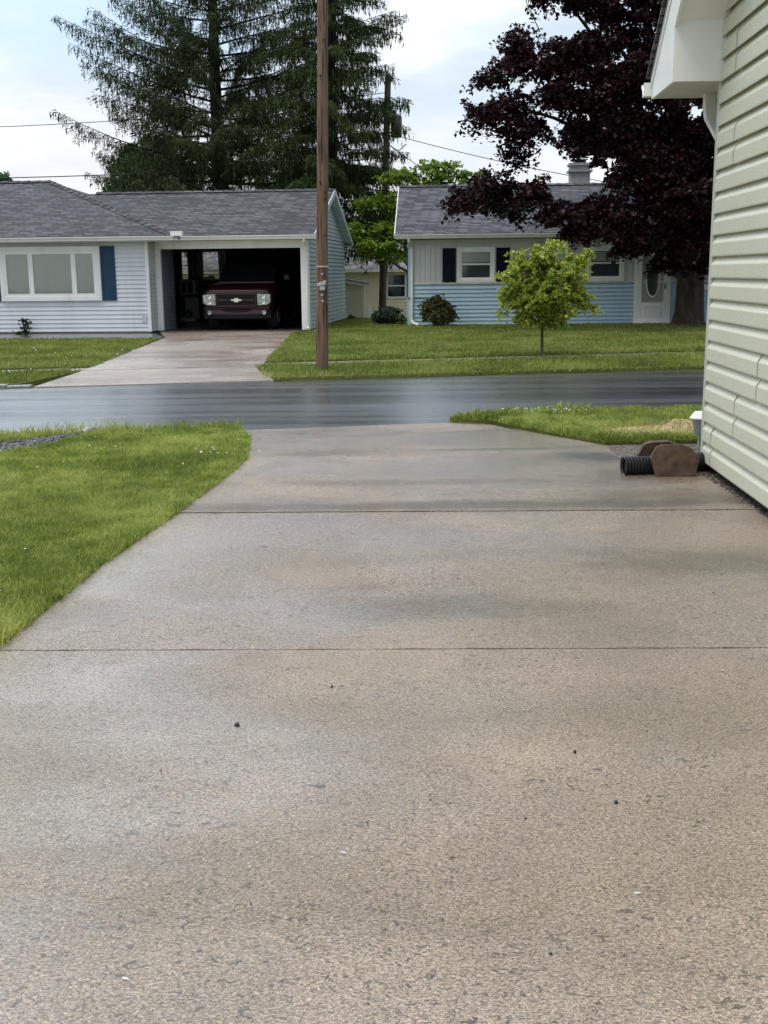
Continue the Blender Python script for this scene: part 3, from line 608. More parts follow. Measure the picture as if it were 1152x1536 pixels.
# picture window, shutters
wf = MB(); frame(wf, -8.10, -5.34, .86, 2.28, -.65, .13, .085); win = wf.build('picture_window', MT['trim'], H1, bevel=.01)
sf = MB()
for a, b in ((-7.97, -7.24), (-7.24, -6.07), (-6.07, -5.47)): frame(sf, a, b, .99, 2.15, -.680, .065, .045)
sf.build('sash', MT['trim'], win)
q = MB(); q.box(-7.96, -.706, 1.0, -5.48, -.702, 2.14); q.build('pane', MT['clear'], win)
q = MB()
for i in range(60):
    x = -7.96 + 2.48*i/60; q.add([(x, -.690+.004*math.sin(i*1.9), 1.0), (x+2.48/60, -.690+.004*math.sin((i+1)*1.9), 1.0), (x+2.48/60, -.690+.004*math.sin((i+1)*1.9), 2.14), (x, -.690+.004*math.sin(i*1.9), 2.14)], [(0, 1, 2, 3)])
q.build('curtain', MT['curtain'], win)
def shutter(parent, x0, x1, z0, z1, y, mat):
    mb = MB(); frame(mb, x0, x1, z0, z1, y, .05, .045); mb.box(x0+.05, y-.035, z0+.05, x1-.05, y, z1-.05); zm = z0+(z1-z0)*.54
    mb.box(x0+.05, y-.044, zm-.035, x1-.05, y-.034, zm+.035)
    for a, b in ((z0+.09, zm-.075), (zm+.075, z1-.09)): mb.box(x0+.085, y-.041, a, x1-.085, y-.0345, b)
    return mb.build('shutter', mat, parent)
shutter(H1, -5.33, -4.95, .86, 2.28, -.65, MT['shut1']); shutter(H1, -8.50, -8.12, .86, 2.28, -.65, MT['shut1'])
mb = MB(); mb.box(-4.28, -.69, .28, -4.16, -.66, .46); mb.build('outlet_box', MT['greywhite'], H1)

# things in the carport
ac = thing('air_conditioner', 'white window air conditioner jutting from the carport back wall', 'air conditioner', at1(-4.93, 6.9, .88), R(-5))
mb = MB(); mb.box(-.26, -.30, 0, .26, .08, .46); mb.build('case', MT['greywhite'], ac, bevel=.02)
mb = MB()
for x0, x1 in ((-.2, -.02), (.02, .2)): mb.box(x0, -.308, .06, x1, -.301, .40)
mb.build('grille', MT['black'], ac)
cbn = thing('storage_cabinet', 'small grey cabinet standing under the air conditioner', 'cabinet', at1(-4.78, 6.75, .015), R(-5))
mb = MB(); mb.box(-.24, -.2, .06, .24, .2, .78); mb.build('body', MT['darkwall'], cbn, bevel=.01)
mb = MB(); mb.box(-.225, -.215, .08, -.005, -.201, .76); mb.build('door', MT['side2w'], cbn); mb = MB(); mb.box(.005, -.215, .08, .225, -.201, .76); mb.build('door', MT['side2w'], cbn)
mb = MB(); mb.box(-.24, -.2, 0, .24, .2, .058); mb.build('plinth', MT['dark'], cbn)
mw = thing('yard_cart', 'dark wheeled yard equipment in the shade left of the parked SUV', 'yard equipment', at1(-4.15, 3.6, .015), R(8))
mb = MB(); mb.loft([[(.28*c*s, -.05+.30*d_*s, z) for c, d_ in [(math.cos(6.283*i/14), math.sin(6.283*i/14)) for i in range(14)]] for s, z in ((1, .12), (1.02, .2), (.8, .25), (.35, .27))]); mb.build('deck', MT['darkwall'], mw, 40)
mb = MB(); mb.tube([(0, -.05, .27), (0, -.05, .40), (0, -.05, .44)], [.13, .14, .08], 12); mb.build('engine', MT['black'], mw, 40)
mb = MB(); mb.tube([(-.2, .2, .2), (-.2, .75, .85), (-.17, .82, .92), (.17, .82, .92), (.2, .75, .85), (.2, .2, .2)], .013, 6); mb.build('handle', MT['steel'], mw)
for x in (-.27, .27):
    for y in (-.28, .22):
        mb = MB(); mb.tube([(x-.025, y, .10), (x+.025, y, .10)], .10, 14); mb.build('wheel', MT['rubber'], mw, 40)

# ------------------------------------------------------------------ the SUV in the carport
car = thing('parked_car', 'dark maroon SUV parked nose out inside the open carport', 'car', at1(-1.92, .22, .015), R(-5)); car.scale = (1.03, 1.0, 1.06)
def sec(y, hw, z0_, z1_, r=.12, cr=.03, tum=0.0):
    pts = []; n = 5
    for cxs, cz, a0 in ((1, z0_+r*.7, -90), (1, z1_-r, 0), (-1, z1_-r, 90), (-1, z0_+r*.7, 180)):
        for i in range(n):
            a = R(a0 + 90*i/(n-1)); rr = r if cz > (z0_+z1_)/2 else r*.7
            x = cxs*(hw-rr) + rr*math.cos(a); z = cz + rr*math.sin(a)
            x *= 1 - tum*max(0, (z-z0_)/(z1_-z0_)); pts.append((x, y, z + (cr*(1-(x/hw)**2) if z > (z0_+z1_)/2 else 0)))
    return pts
mb = MB(); mb.loft([sec(.02, .80, .50, .98, .10, .02), sec(.07, .88, .44, 1.04, .14, .03), sec(.22, .93, .40, 1.09, .16, .05), sec(.6, .945, .36, 1.13, .15, .06), sec(1.15, .945, .36, 1.17, .12, .05), sec(1.45, .945, .36, 1.19, .10, .02),
    sec(2.5, .945, .36, 1.20, .09, .0), sec(4.3, .94, .36, 1.20, .09, 0), sec(4.78, .90, .42, 1.16, .12, 0), sec(4.88, .84, .50, 1.0, .1, 0)])
def gh(y, hb, ht, zb, zt): return [(-hb, y, zb), (hb, y, zb), (ht+.02, y, zt-.06), (ht-.05, y, zt), (-ht+.05, y, zt), (-ht-.02, y, zt-.06)]
mb.loft([gh(1.36, .86, .80, 1.10, 1.22), gh(1.50, .87, .80, 1.1, 1.28), gh(2.02, .88, .72, 1.1, 1.70), gh(2.35, .88, .71, 1.1, 1.765), gh(3.3, .88, .71, 1.1, 1.79), gh(4.45, .87, .70, 1.1, 1.76), gh(4.80, .84, .66, 1.1, 1.30)])
body = mb.build('body', MT['car'], car, 50)
mb = MB(); mb.add([(-.78, 1.487, 1.255), (.78, 1.487, 1.255), (.665, 1.985, 1.685), (-.665, 1.985, 1.685)], [(0, 1, 2, 3)])
mb = MB(); mb.prism([(-.78, 1.482, 1.262), (.78, 1.482, 1.262), (.655, 1.992, 1.688), (-.655, 1.992, 1.688)], (0, -.012, .014)); mb.build('windshield', MT['glassd'], car)
for s in (-1, 1):
    for y0, y1 in ((2.02, 2.75), (2.85, 3.65), (3.75, 4.5)):
        mb = MB(); mb.prism([(s*.872, y0-.10*(y0 < 2.1), 1.22), (s*.872, y1, 1.22), (s*.745, y1, 1.66), (s*.745, y0+.2*(y0 < 2.1), 1.66)], (s*.012, 0, .004)); mb.build('side_window', MT['glassd'], car)
mb = MB(); mb.box(-.50, -.012, .60, .50, .03, .93)
for k in range(6): mb.box(-.49, -.020, .618+.053*k, .49, -.013, .632+.053*k)
mb.build('grille', MT['matt'], car)
gr = frame(MB(), -.54, .54, .585, .945, .03, .05, .055); gr.box(-.49, -.03, .735, .49, .02, .795); gr.build('grille_surround', MT['car'], car, bevel=.012)
em = MB(); e = [(-.135, -.017), (-.05, -.017), (-.062, -.05), (.052, -.05), (.062, -.017), (.145, -.017), (.135, .022), (.05, .022), (.062, .05), (-.052, .05), (-.062, .022), (-.145, .022)]
em.prism([(x, -.04, .765+z) for x, z in e], (0, .012, 0)); em.build('emblem', MT['amber'], car, bevel=.003)
for s in (-1, 1):
    mb = MB(); mb.prism([(s*.555, -.030, .63), (s*.80, -.022, .64), (s*.905, -.012, .70), (s*.905, -.012, .905), (s*.555, -.030, .925)], (0, .12, 0)); hd = mb.build('headlight', MT['lens'], car, bevel=.015)
    for z_, k in ((.85, .052), (.71, .05)):
        mb = MB(); mb.tube([(s*.72, -.020, z_), (s*.72, -.036, z_), (s*.72, -.034, z_)], [k, k, k*.55], 16); mb.build('lamp_bowl', MT['chrome'], hd, 40)
    mb = MB(); mb.tube([(s*.73, -.03, .455), (s*.73, -.045, .455), (s*.73, -.04, .455)], [.055, .055, .03], 16); mb.build('fog_lamp', MT['lens'], car, 40)
    mb = MB(); mb.loft([[(s*(.95+.02), 1.75, 1.26), (s*1.13, 1.77, 1.24), (s*1.14, 1.77, 1.40), (s*.98, 1.75, 1.40)], [(s*(.95+.03), 1.87, 1.28), (s*1.10, 1.86, 1.27), (s*1.11, 1.86, 1.38), (s*.99, 1.87, 1.38)]]); mb.build('mirror', MT['black'], car, bevel=.02)
mb = MB(); mb.loft([[(x, y, z) for y, z in ((.02, .52), (-.06, .54), (-.075, .58), (.0, .585), (.1, .58))] for x in (-.88, .88)]); mb.build('bumper_bar', MT['car'], car, bevel=.012)
mb = MB(); mb.loft([[(x, .06+abs(x)**3*.12, z) if k else (x, -.045+abs(x)**3*.13, z) for k, z in ((0, .53), (0, .40), (0, .30), (1, .27), (1, .53))] for x in (-.9, -.6, -.3, 0, .3, .6, .9)]); mb.build('front_bumper', MT['matt'], car, bevel=.01)
mb = MB(); mb.prism([(-.62, -.052, .41), (.62, -.052, .41), (.86, -.030, .53), (-.86, -.030, .53)], (0, .012, 0)); mb.build('bumper_panel', MT['car'], car)
for s in (-1, 1):
    for y in (.95, 3.85):
        mb = MB(); mb.tube([(s*.66, y, .36), (s*.70, y, .36), (s*.90, y, .36), (s*.94, y, .36)], [.33, .36, .36, .33], 24); wh = mb.build('wheel', MT['rubber'], car, 40)
        mb = MB(); mb.tube([(s*.93, y, .36), (s*.947, y, .36), (s*.935, y, .36)], [.23, .22, .05], 20); mb.build('rim', MT['steel'], wh, 40)
for s in (-1, 1):
    mb = MB(); mb.tube([(s*.58, 2.5, 1.79), (s*.58, 2.6, 1.84), (s*.58, 4.2, 1.84), (s*.58, 4.3, 1.78)], .02, 6); mb.build('roof_rail', MT['black'], car)

# ------------------------------------------------------------------ blue house
H2 = thing('blue_house', 'low blue and grey house with white front door behind the purple tree', 'house', (.76, 33.0, 0), R(-2.5))
mb = MB(); lap(mb, fr(0), .06, 13, .04, 1.18, .112, .034); mb.build('wall', MT['side2'], H2)
mb = MB(); lf = lambda u, o, z: (-o, u, z); lap(mb, lf, .0, 8.4, .04, 2.42, .112); mb.build('side_wall', MT['side2'], H2)
mb = MB(); x = .06
while x < 13:
    mb.box(x, -.022, 1.21, x+.112, 0, 2.42); mb.box(x+.112, -.002, 1.21, x+.15, 0, 2.42); x += .15
mb.build('board_wall', MT['side2w'], H2)
mb = MB(); mb.box(.05, -.040, 1.178, 13, .0, 1.212); mb.build('belt_trim', MT['greywhite'], H2)
mb = MB(); mb.box(-.03, -.042, .03, .07, .03, 2.42); mb.build('corner_board', MT['side2'], H2)
mb = MB(); mb.box(.0, .0, -.12, 13, .04, .05); mb.build('foundation', MT['joint'], H2)
mb = MB(); gable_roof(mb, -.36, 13.4, -.36, 8.76, 2.57, 4.17); roof2 = mb.build('roof', MT['roof2'], H2)
rc = MB(); cap_strip(rc, (-.36, 4.2, 4.19), (13.4, 4.2, 4.19), n=50); rc.build('ridge_cap', MT['roof2'], roof2)
ch = MB(); ch.box(5.12, 5.0, 3.3, 5.74, 5.6, 4.82); chm = ch.build('chimney', MT['block'], roof2, bevel=.01)
ch = MB(); ch.box(5.07, 4.95, 4.82, 5.79, 5.65, 4.90); ch.box(5.05, 4.93, 4.62, 5.81, 5.67, 4.68); ch.build('cap', MT['block'], chm)
ch = MB(); ch.box(5.25, 5.1, 4.90, 5.61, 5.5, 4.98); ch.box(5.2, 5.05, 5.0, 5.66, 5.55, 5.02); ch.build('flue_top', MT['black'], chm)
mb = MB(); mb.box(-.34, -.36, 2.435, 13.3, .0, 2.45); mb.build('soffit', MT['greywhite'], H2)
mb = MB(); gutter(mb, -.38, 13.4, -.37, 2.55); mb.build('gutter', MT['trim'], H2)
mb = MB(); mb.prism([(-.36, -.36, 2.58), (-.36, 4.2, 4.18), (-.36, 4.2, 4.05), (-.36, -.36, 2.45)], (-.025, 0, 0)); mb.prism([(-.36, 8.76, 2.58), (-.36, 4.2, 4.18), (-.36, 4.2, 4.05), (-.36, 8.76, 2.45)], (-.025, 0, 0)); mb.build('rake_board', MT['trim'], H2)
mb = MB(); mb.tube([(.02, -.42, 2.46), (.03, -.40, 2.38), (.10, -.07, 2.2), (.10, -.07, .18), (.13, -.13, .10), (.30, -.30, .05)], .042, 6); mb.build('downspout', MT['trim'], H2)
mb = MB(); mb.tube([(-.02, -.04, 2.2), (-.03, -.05, .85), (.0, -.06, .80), (.3, -.07, .79), (.75, -.05, .76)], .013, 6); mb.build('cable', MT['wire'], H2)
def dh_window(parent, x0, x1, z0, z1, y=0):
    w_ = frame(MB(), x0, x1, z0, z1, y, .10, .05).build('window', MT['trim'], parent, bevel=.008)
    s = MB(); zm = z0+(z1-z0)*.52; frame(s, x0+.10, x1-.10, z0+.10, zm+.02, y, .045, .03); frame(s, x0+.10, x1-.10, zm-.02, z1-.10, y, .045, .040); s.build('sash', MT['trim'], w_)
    p = MB(); p.box(x0+.13, y-.024, z0+.13, x1-.13, y-.018, z1-.13); p.build('pane', MT['glass'], w_)
    if True:
        p = MB(); p.box(x0+.16, y-.0275, zm+.05, x1-.16, y-.0245, zm+.05+(z1-zm)*.55); p.build('blind', MT['glassc'], w_)
    return w_
dh_window(H2, 1.38, 2.46, 1.215, 2.20); dh_window(H2, 5.02, 6.10, 1.215, 2.20); dh_window(H2, 8.16, 9.0, .95, 1.95)
shutter(H2, .97, 1.35, 1.24, 2.18, -.012, MT['shut2']); shutter(H2, 2.49, 2.87, 1.24, 2.18, -.012, MT['shut2'])
dr = MB(); frame(dr, 6.40, 7.42, .0, 2.12, 0, .11, .06); dr.box(6.38, -.28, -.1, 7.46, -.031, .07); dr = dr.build('front_door', MT['trim'], H2, bevel=.008)
dl = MB(); frame(dl, 6.51, 7.31, .10, 2.01, 0, .09, .052); dl.box(6.60, -.040, .19, 7.22, 0, .62); frame(dl, 6.68, 7.14, .25, .54, -.040, .03, .012); dl.build('door_leaf', MT['trim'], dr, bevel=.005)
q = MB(); q.box(6.60, -.038, .62, 7.22, -.02, 1.92); q.build('storm_pane', MT['glassc'], dr)
q = MB(); el = lambda a, b: [(6.91+a*math.cos(6.2832*i/28), 1.24+b*math.sin(6.2832*i/28)) for i in range(28)]
o1, o2 = el(.20, .48), el(.165, .44)
q.add([(x, -.048, z) for x, z in o1]+[(x, -.048, z) for x, z in o2]+[(x, -.037, z) for x, z in o1], [(i, (i+1) % 28, 28+(i+1) % 28, 28+i) for i in range(28)]+[(i, (i+1) % 28, 56+(i+1) % 28, 56+i) for i in range(28)]); q.build('oval_rim', MT['trim'], dr)
q = MB(); q.poly([(x, -.042, z) for x, z in o2]); q.build('oval_glass', MT['glass'], dr)
q = MB(); q.box(7.235, -.075, 1.0, 7.265, -.045, 1.14); q.build('handle', MT['black'], dr)
lt = MB(); lt.box(7.50, -.05, 1.36, 7.58, 0, 1.50); lt.tube([(7.54, -.10, 1.28), (7.54, -.10, 1.30), (7.54, -.10, 1.46), (7.54, -.10, 1.52)], [.03, .055, .06, .02], 8); lt.build('porch_light', MT['black'], H2)

# ------------------------------------------------------------------ cream house and shed behind
H3 = thing('cream_house', 'cream sided house with brownish roof seen through the gap behind the rear pole', 'house', (0, 52, -.8), 0)
mb = MB(); lap(mb, fr(0), -13, 4.2, .1, 2.5, .13); mb.build('wall', MT['side3'], H3)
mb = MB(); gable_roof(mb, -13.4, 4.6, -.4, 9.4, 2.52, 4.55); r3 = mb.build('roof', MT['roof3'], H3)
mb = MB(); mb.box(-13.4, -.44, 2.36, 4.6, -.40, 2.53); mb.box(-13.4, -.40, 2.36, 4.6, 0, 2.38); mb.build('fascia', MT['greywhite'], H3)
mb = MB(); mb.box(-13, 0.0, -.3, 4.2, .05, .12); mb.box(-12.9, .3, .1, 4.1, 8.6, 2.35); mb.build('foundation', MT['side3'], H3)
for x in (.20, -8.3):
    w_ = frame(MB(), x, x+.9, 1.20, 2.30, 0, .07, .05).build('window', MT['trim'], H3)
    s = MB(); s.box(x+.07, -.045, 1.72, x+.83, -.0, 1.78); s.build('sash', MT['trim'], w_); s = MB(); s.box(x+.06, -.028, 1.25, x+.84, -.022, 2.25); s.build('pane', MT['glassd'], w_)
SH = thing('garden_shed', 'small cream shed with sloping roof against the cream house', 'shed', (-1.35, 45.4, -.8), 0)
mb = MB(); lap(mb, fr(0), -1.0, .62, .05, 2.12, .12, clip=lambda z: (-1.0, .62 if z < 1.85 else .62-(z-1.85)*5.5)); lap(mb, rg(.62), 0, 2.6, .05, 1.85, .12); mb.build('wall', MT['side3'], SH)
mb = MB(); mb.prism([(-1.2, -.15, 2.30), (.84, -.15, 1.93), (.84, -.15, 1.87), (-1.2, -.15, 2.24)], (0, 2.9, 0)); mb.build('roof', MT['roof3'], SH)
mb = MB(); mb.prism([(-1.2, -.17, 2.25), (.84, -.17, 1.88), (.84, -.17, 1.78), (-1.2, -.17, 2.15)], (0, .02, 0)); mb.box(.57, -.02, .05, .65, .0, 1.83); mb.build('trim', MT['trim'], SH)
mb = MB(); mb.box(.628, .5, .1, .66, 1.3, 1.7); mb.build('door', MT['side3'], SH)
FN = thing('rail_fence', 'short white rail fence behind the rear utility pole', 'fence', (.35, 47.2, -.8), 0)
for x in (-.85, .9):
    mb = MB(); mb.box(x-.06, -.06, 0, x+.06, .06, 1.0); mb.box(x-.075, -.075, 1.0, x+.075, .075, 1.03); mb.build('post', MT['trim'], FN)
mb = MB(); mb.box(-.79, -.03, .62, .84, .03, .76); mb.build('rail', MT['trim'], FN)
PL = thing('white_pail', 'small white pail beside the shed', 'pail', (-.38, 46.2, -.8), 0)
mb = MB(); mb.tube([(0, 0, 0), (0, 0, .36), (0, 0, .38)], [.12, .15, .155], 14); mb.build('bucket', MT['trim'], PL, 40)
mb = MB(); mb.tube([(-.15, 0, .33), (-.12, 0, .48), (0, 0, .53), (.12, 0, .48), (.15, 0, .33)], .008, 5); mb.build('handle', MT['steel'], PL)

# ------------------------------------------------------------------ poles and wires
P1 = thing('utility_pole', 'bare brown wooden utility pole standing on the verge across the road', 'utility pole', (-.955, 18.0, 0), 0)
tp = (.20, 0, 9.0)
mb = MB(); ax = lambda z: Vector((tp[0]*z/9.0, 0, z)); rr_ = random.Random(3)
mb.tube([ax(z)+Vector((rr_.uniform(-.004, .004), rr_.uniform(-.004, .004), 0)) for z in [-.1+.6*i for i in range(16)]], [.099-.0022*i for i in range(16)], 18); mb.build('pole', MT['pole'], P1, 60)
mb = MB(); mb.tube([ax(1.60), ax(1.625)], .101, 18); mb.build('band', MT['steel'], P1, 40)
mb = MB(); c_ = ax(1.33); mb.prism([(c_.x-.075, -.13, 1.31), (c_.x+.06, -.13, 1.33), (c_.x+.065, -.13, 1.41), (c_.x+.02, -.13, 1.39), (c_.x-.08, -.13, 1.35)], (0, .045, 0)); mb.box(c_.x-.04, -.122, 1.25, c_.x+.05, -.085, 1.315); mb.build('bracket', MT['steel'], P1, bevel=.006)
for dx, z, m_, r_ in ((0, 1.50, 'steel', .017), (0, 1.18, 'steel', .02), (.01, 1.09, 'steel', .02), (-.03, 2.87, 'black', .018), (.05, 2.72, 'black', .018), (.05, 2.62, 'black', .018), (.06, 2.08, 'black', .018), (-.03, 4.4, 'black', .018), (.03, 4.9, 'black', .018)):
    a_ = ax(z); mb = MB(); mb.tube([(a_.x+dx, -.085, z), (a_.x+dx, -.108, z)], r_, 10); mb.build('bolt', MT[m_], P1)
P2 = thing('utility_pole', 'grey utility pole with a transformer rising behind the green tree', 'utility pole', (-.01, 46, -.8), 0)
ax2 = lambda z: Vector((.034*z, 0, z))
mb = MB(); mb.tube([ax2(z) for z in (-.2, 3, 6, 9.7)], [.155, .145, .135, .12], 14); mb.build('pole', MT['rpole'], P2, 60)
mb = MB(); c_ = ax2(7.85); mb.tube([(c_.x+.37, 0, 7.45), (c_.x+.37, 0, 7.5), (c_.x+.37, 0, 8.2), (c_.x+.37, 0, 8.26)], [.19, .22, .22, .18], 16); mb.box(c_.x+.1, -.04, 7.6, c_.x+.2, .04, 7.66); mb.box(c_.x+.1, -.04, 8.0, c_.x+.2, .04, 8.06); tr_ = mb.build('transformer', MT['black'], P2, 40)
mb = MB(); mb.tube([(c_.x+.30, 0, 8.24), (c_.x+.30, 0, 8.40), (c_.x+.30, 0, 8.46)], [.03, .045, .02], 8); mb.tube([(c_.x+.3, 0, 8.46), (c_.x+.2, 0, 8.62), (c_.x+.05, 0, 8.6)], .012, 5); mb.build('bushing', MT['black'], tr_)
mb = MB(); mb.tube([(c_.x+.1, 0, 7.15), (c_.x+.45, 0, 6.95), (c_.x+.75, 0, 7.2)], .02, 6); mb.build('bracket', MT['black'], P2)
def wire(label, a, b, sag, r=.014):
    a, b = Vector(a), Vector(b); mb = MB(); mb.tube([a.lerp(b, t/24) - Vector((0, 0, sag*4*(t/24)*(1-t/24))) for t in range(25)], r, 5)
    return tag(mb.build('power_line', MT['wire'], None, 60), label, 'wire', 'overhead wires at the rear pole')
wire('upper overhead wire running left behind the big spruce', (.2, 46, 8.3), (-34, 46, 7.9), .95)
wire('lower overhead wire running left just above the grey roof', (.2, 46, 5.9), (-34, 46, 5.9), .62, .02)
wire('thin wire sloping right from the rear pole towards the chimney', (.5, 46, 6.75), (10, 43, 4.4), .15)
wire('thin short wire dropping from the rear pole to the blue roof', (.4, 46, 6.35), (3.4, 41.5, 3.9), .08)

# ------------------------------------------------------------------ trees
def spruce(label, loc, Ht, Lmax, mats, seed, a0, b0, dens=1.0, zlo=2.0, step=.25, expo=.9, trunk_r=.32, az=None, weep=1.0, lean=(0, 0), nb=(2, 3)):
    rd = random.Random(seed); g = np.random.default_rng(seed)
    T = thing('spruce_tree', label, 'tree', loc)
    mb = MB(); tk = lambda z: Vector((lean[0]*z/Ht, lean[1]*z/Ht, z)); zz = [Ht*i/14 for i in range(15)]
    mb.tube([tk(z)+Vector((rd.uniform(-.05, .05), rd.uniform(-.05, .05), 0)) for z in zz], [trunk_r*(1-.93*z/Ht)*(1.25 if z == 0 else 1) for z in zz], 10)
    P, D, Sz = [], [], []; z = zlo; ang = rd.uniform(0, 6)
    while z < Ht-.4:
        for _ in range(rd.randint(*nb)):
            ang += 2.39996 + rd.uniform(-.4, .4); f = z/Ht; Ln = Lmax*(1-f)**expo*rd.uniform(.60, 1.10)
            if az: Ln *= az(ang)
            Ln = min(Ln, Lmax*.72)
            dr_ = Vector((math.cos(ang), math.sin(ang), 0)); sd = Vector((-dr_.y, dr_.x, 0)); a = a0(f)+rd.uniform(-.14, .12); b = b0(f)+rd.uniform(-.16, .16)
            o = tk(z); pt = lambda t: o + dr_*Ln*t + Vector((0, 0, Ln*(a*t+b*t*t))) + sd*Ln*.08*math.sin(t*4+ang*3)
            mb.tube([pt(t/6) for t in range(7)], [max(.006, .0095*Ln*(1-t/6.3)) for t in range(7)], 5, False)
            s = .16*Ln
            while s < Ln:
                t = s/Ln; c = pt(t); s += rd.uniform(.06, .17)/dens
                for side in (-1, 1):
                    if rd.random() < .12: continue
                    l2 = (.22+.34*Ln*(1-t)*t**.4*1.25)*rd.uniform(.5, 1.15); dv = (dr_*rd.uniform(.5, 1.0)+sd*side*rd.uniform(.4, .9)).normalized()
                    k = max(3, int(l2/.045)); dz = rd.uniform(-.75, -.1)*weep
                    for j in range(k):
                        u = (j+.7)/k; q = c + dv*l2*u + Vector((0, 0, dz*l2*u*u))
                        q = q + Vector((rd.gauss(0, .03), rd.gauss(0, .03), rd.gauss(0, .04)-.03)); P.append(q); D.append((dv.x*.8+rd.gauss(0, .45), dv.y*.8+rd.gauss(0, .45), -.35*weep*rd.uniform(-.4, 2.2))); Sz.append(rd.uniform(.10, .22))
                        if rd.random() < .35*weep: P.append(q+Vector((0, 0, -.12))); D.append((rd.gauss(0, .2), rd.gauss(0, .2), -1)); Sz.append(rd.uniform(.10, .24)*weep)
        z += step*rd.uniform(.6, 1.4)*(1.0 if z > 4 else .8)
    mb.build('trunk', MT['bark_d'], T, 60)
    P = np.array(P); D = np.array(D); D /= np.linalg.norm(D, axis=1)[:, None]; s = np.array(Sz)[:, None]; n = len(P)
    S = np.cross(D, g.normal(size=(n, 3))); S /= np.linalg.norm(S, axis=1)[:, None]; wv = s*g.uniform(.11, .19, (n, 1))
    V = np.stack([P-D*s*.5, P+S*wv*.6, P+D*s*.6, P-S*wv*.6], 1); Tt = np.array([(0, 1, 2), (0, 2, 3)])[None]+(np.arange(n)*4)[:, None, None]
    raw('crown', V.reshape(-1, 3), Tt.reshape(-1, 3), mats, T); return T, n
spruce('tall open spruce with long sweeping branches behind the grey roof', (-6.25, 47, -.8), 23, 9.4, MT['needle'], 11,
       lambda f: -.10+.75*f, lambda f: .10, 1.2, 3.6, .32, .9, .36, weep=1.15, lean=(-.4, 0), nb=(2, 4))
spruce('dense drooping spruce directly behind the brown utility pole', (-1.75, 43.5, -.8), 21, 4.3, MT['needle2'], 23,
       lambda f: .05+.25*f, lambda f: -.12, 1.35, 3.2, .28, .75, .30, weep=1.35, nb=(3, 4))

def tree(name, label, loc, lobes, mat, barkm, size, dens, seed, trunk, limbs, clumps=26, sig=.2, up=.6, cat='tree', droop=.4, shell=.55, ratio=.8):
    T = thing(name, label, cat, loc); rd = random.Random(seed); mb = MB()
    rel = lambda p: (p[0]-loc[0], p[1]-loc[1], p[2]-loc[2])
    mb.tube([rel(p) for p, r in trunk], [r for p, r in trunk], 14)
    for a, b, r0, r1 in limbs: limb(mb, rel(a), rel(b), r0, r1, .08, rnd=rd)
    tw = []; P = lobes_points([(*rel(l[:3]), *l[3:]) for l in lobes], dens, seed, clumps, sig, shell, tw)
    for a, b in tw: limb(mb, a, b, size*.10, size*.035, .06, 3, 4, rd)
    mb.build('trunk', barkm, T, 60)
    leaves('crown', P, size, mat, T, seed+1, up, ratio, droop); return T
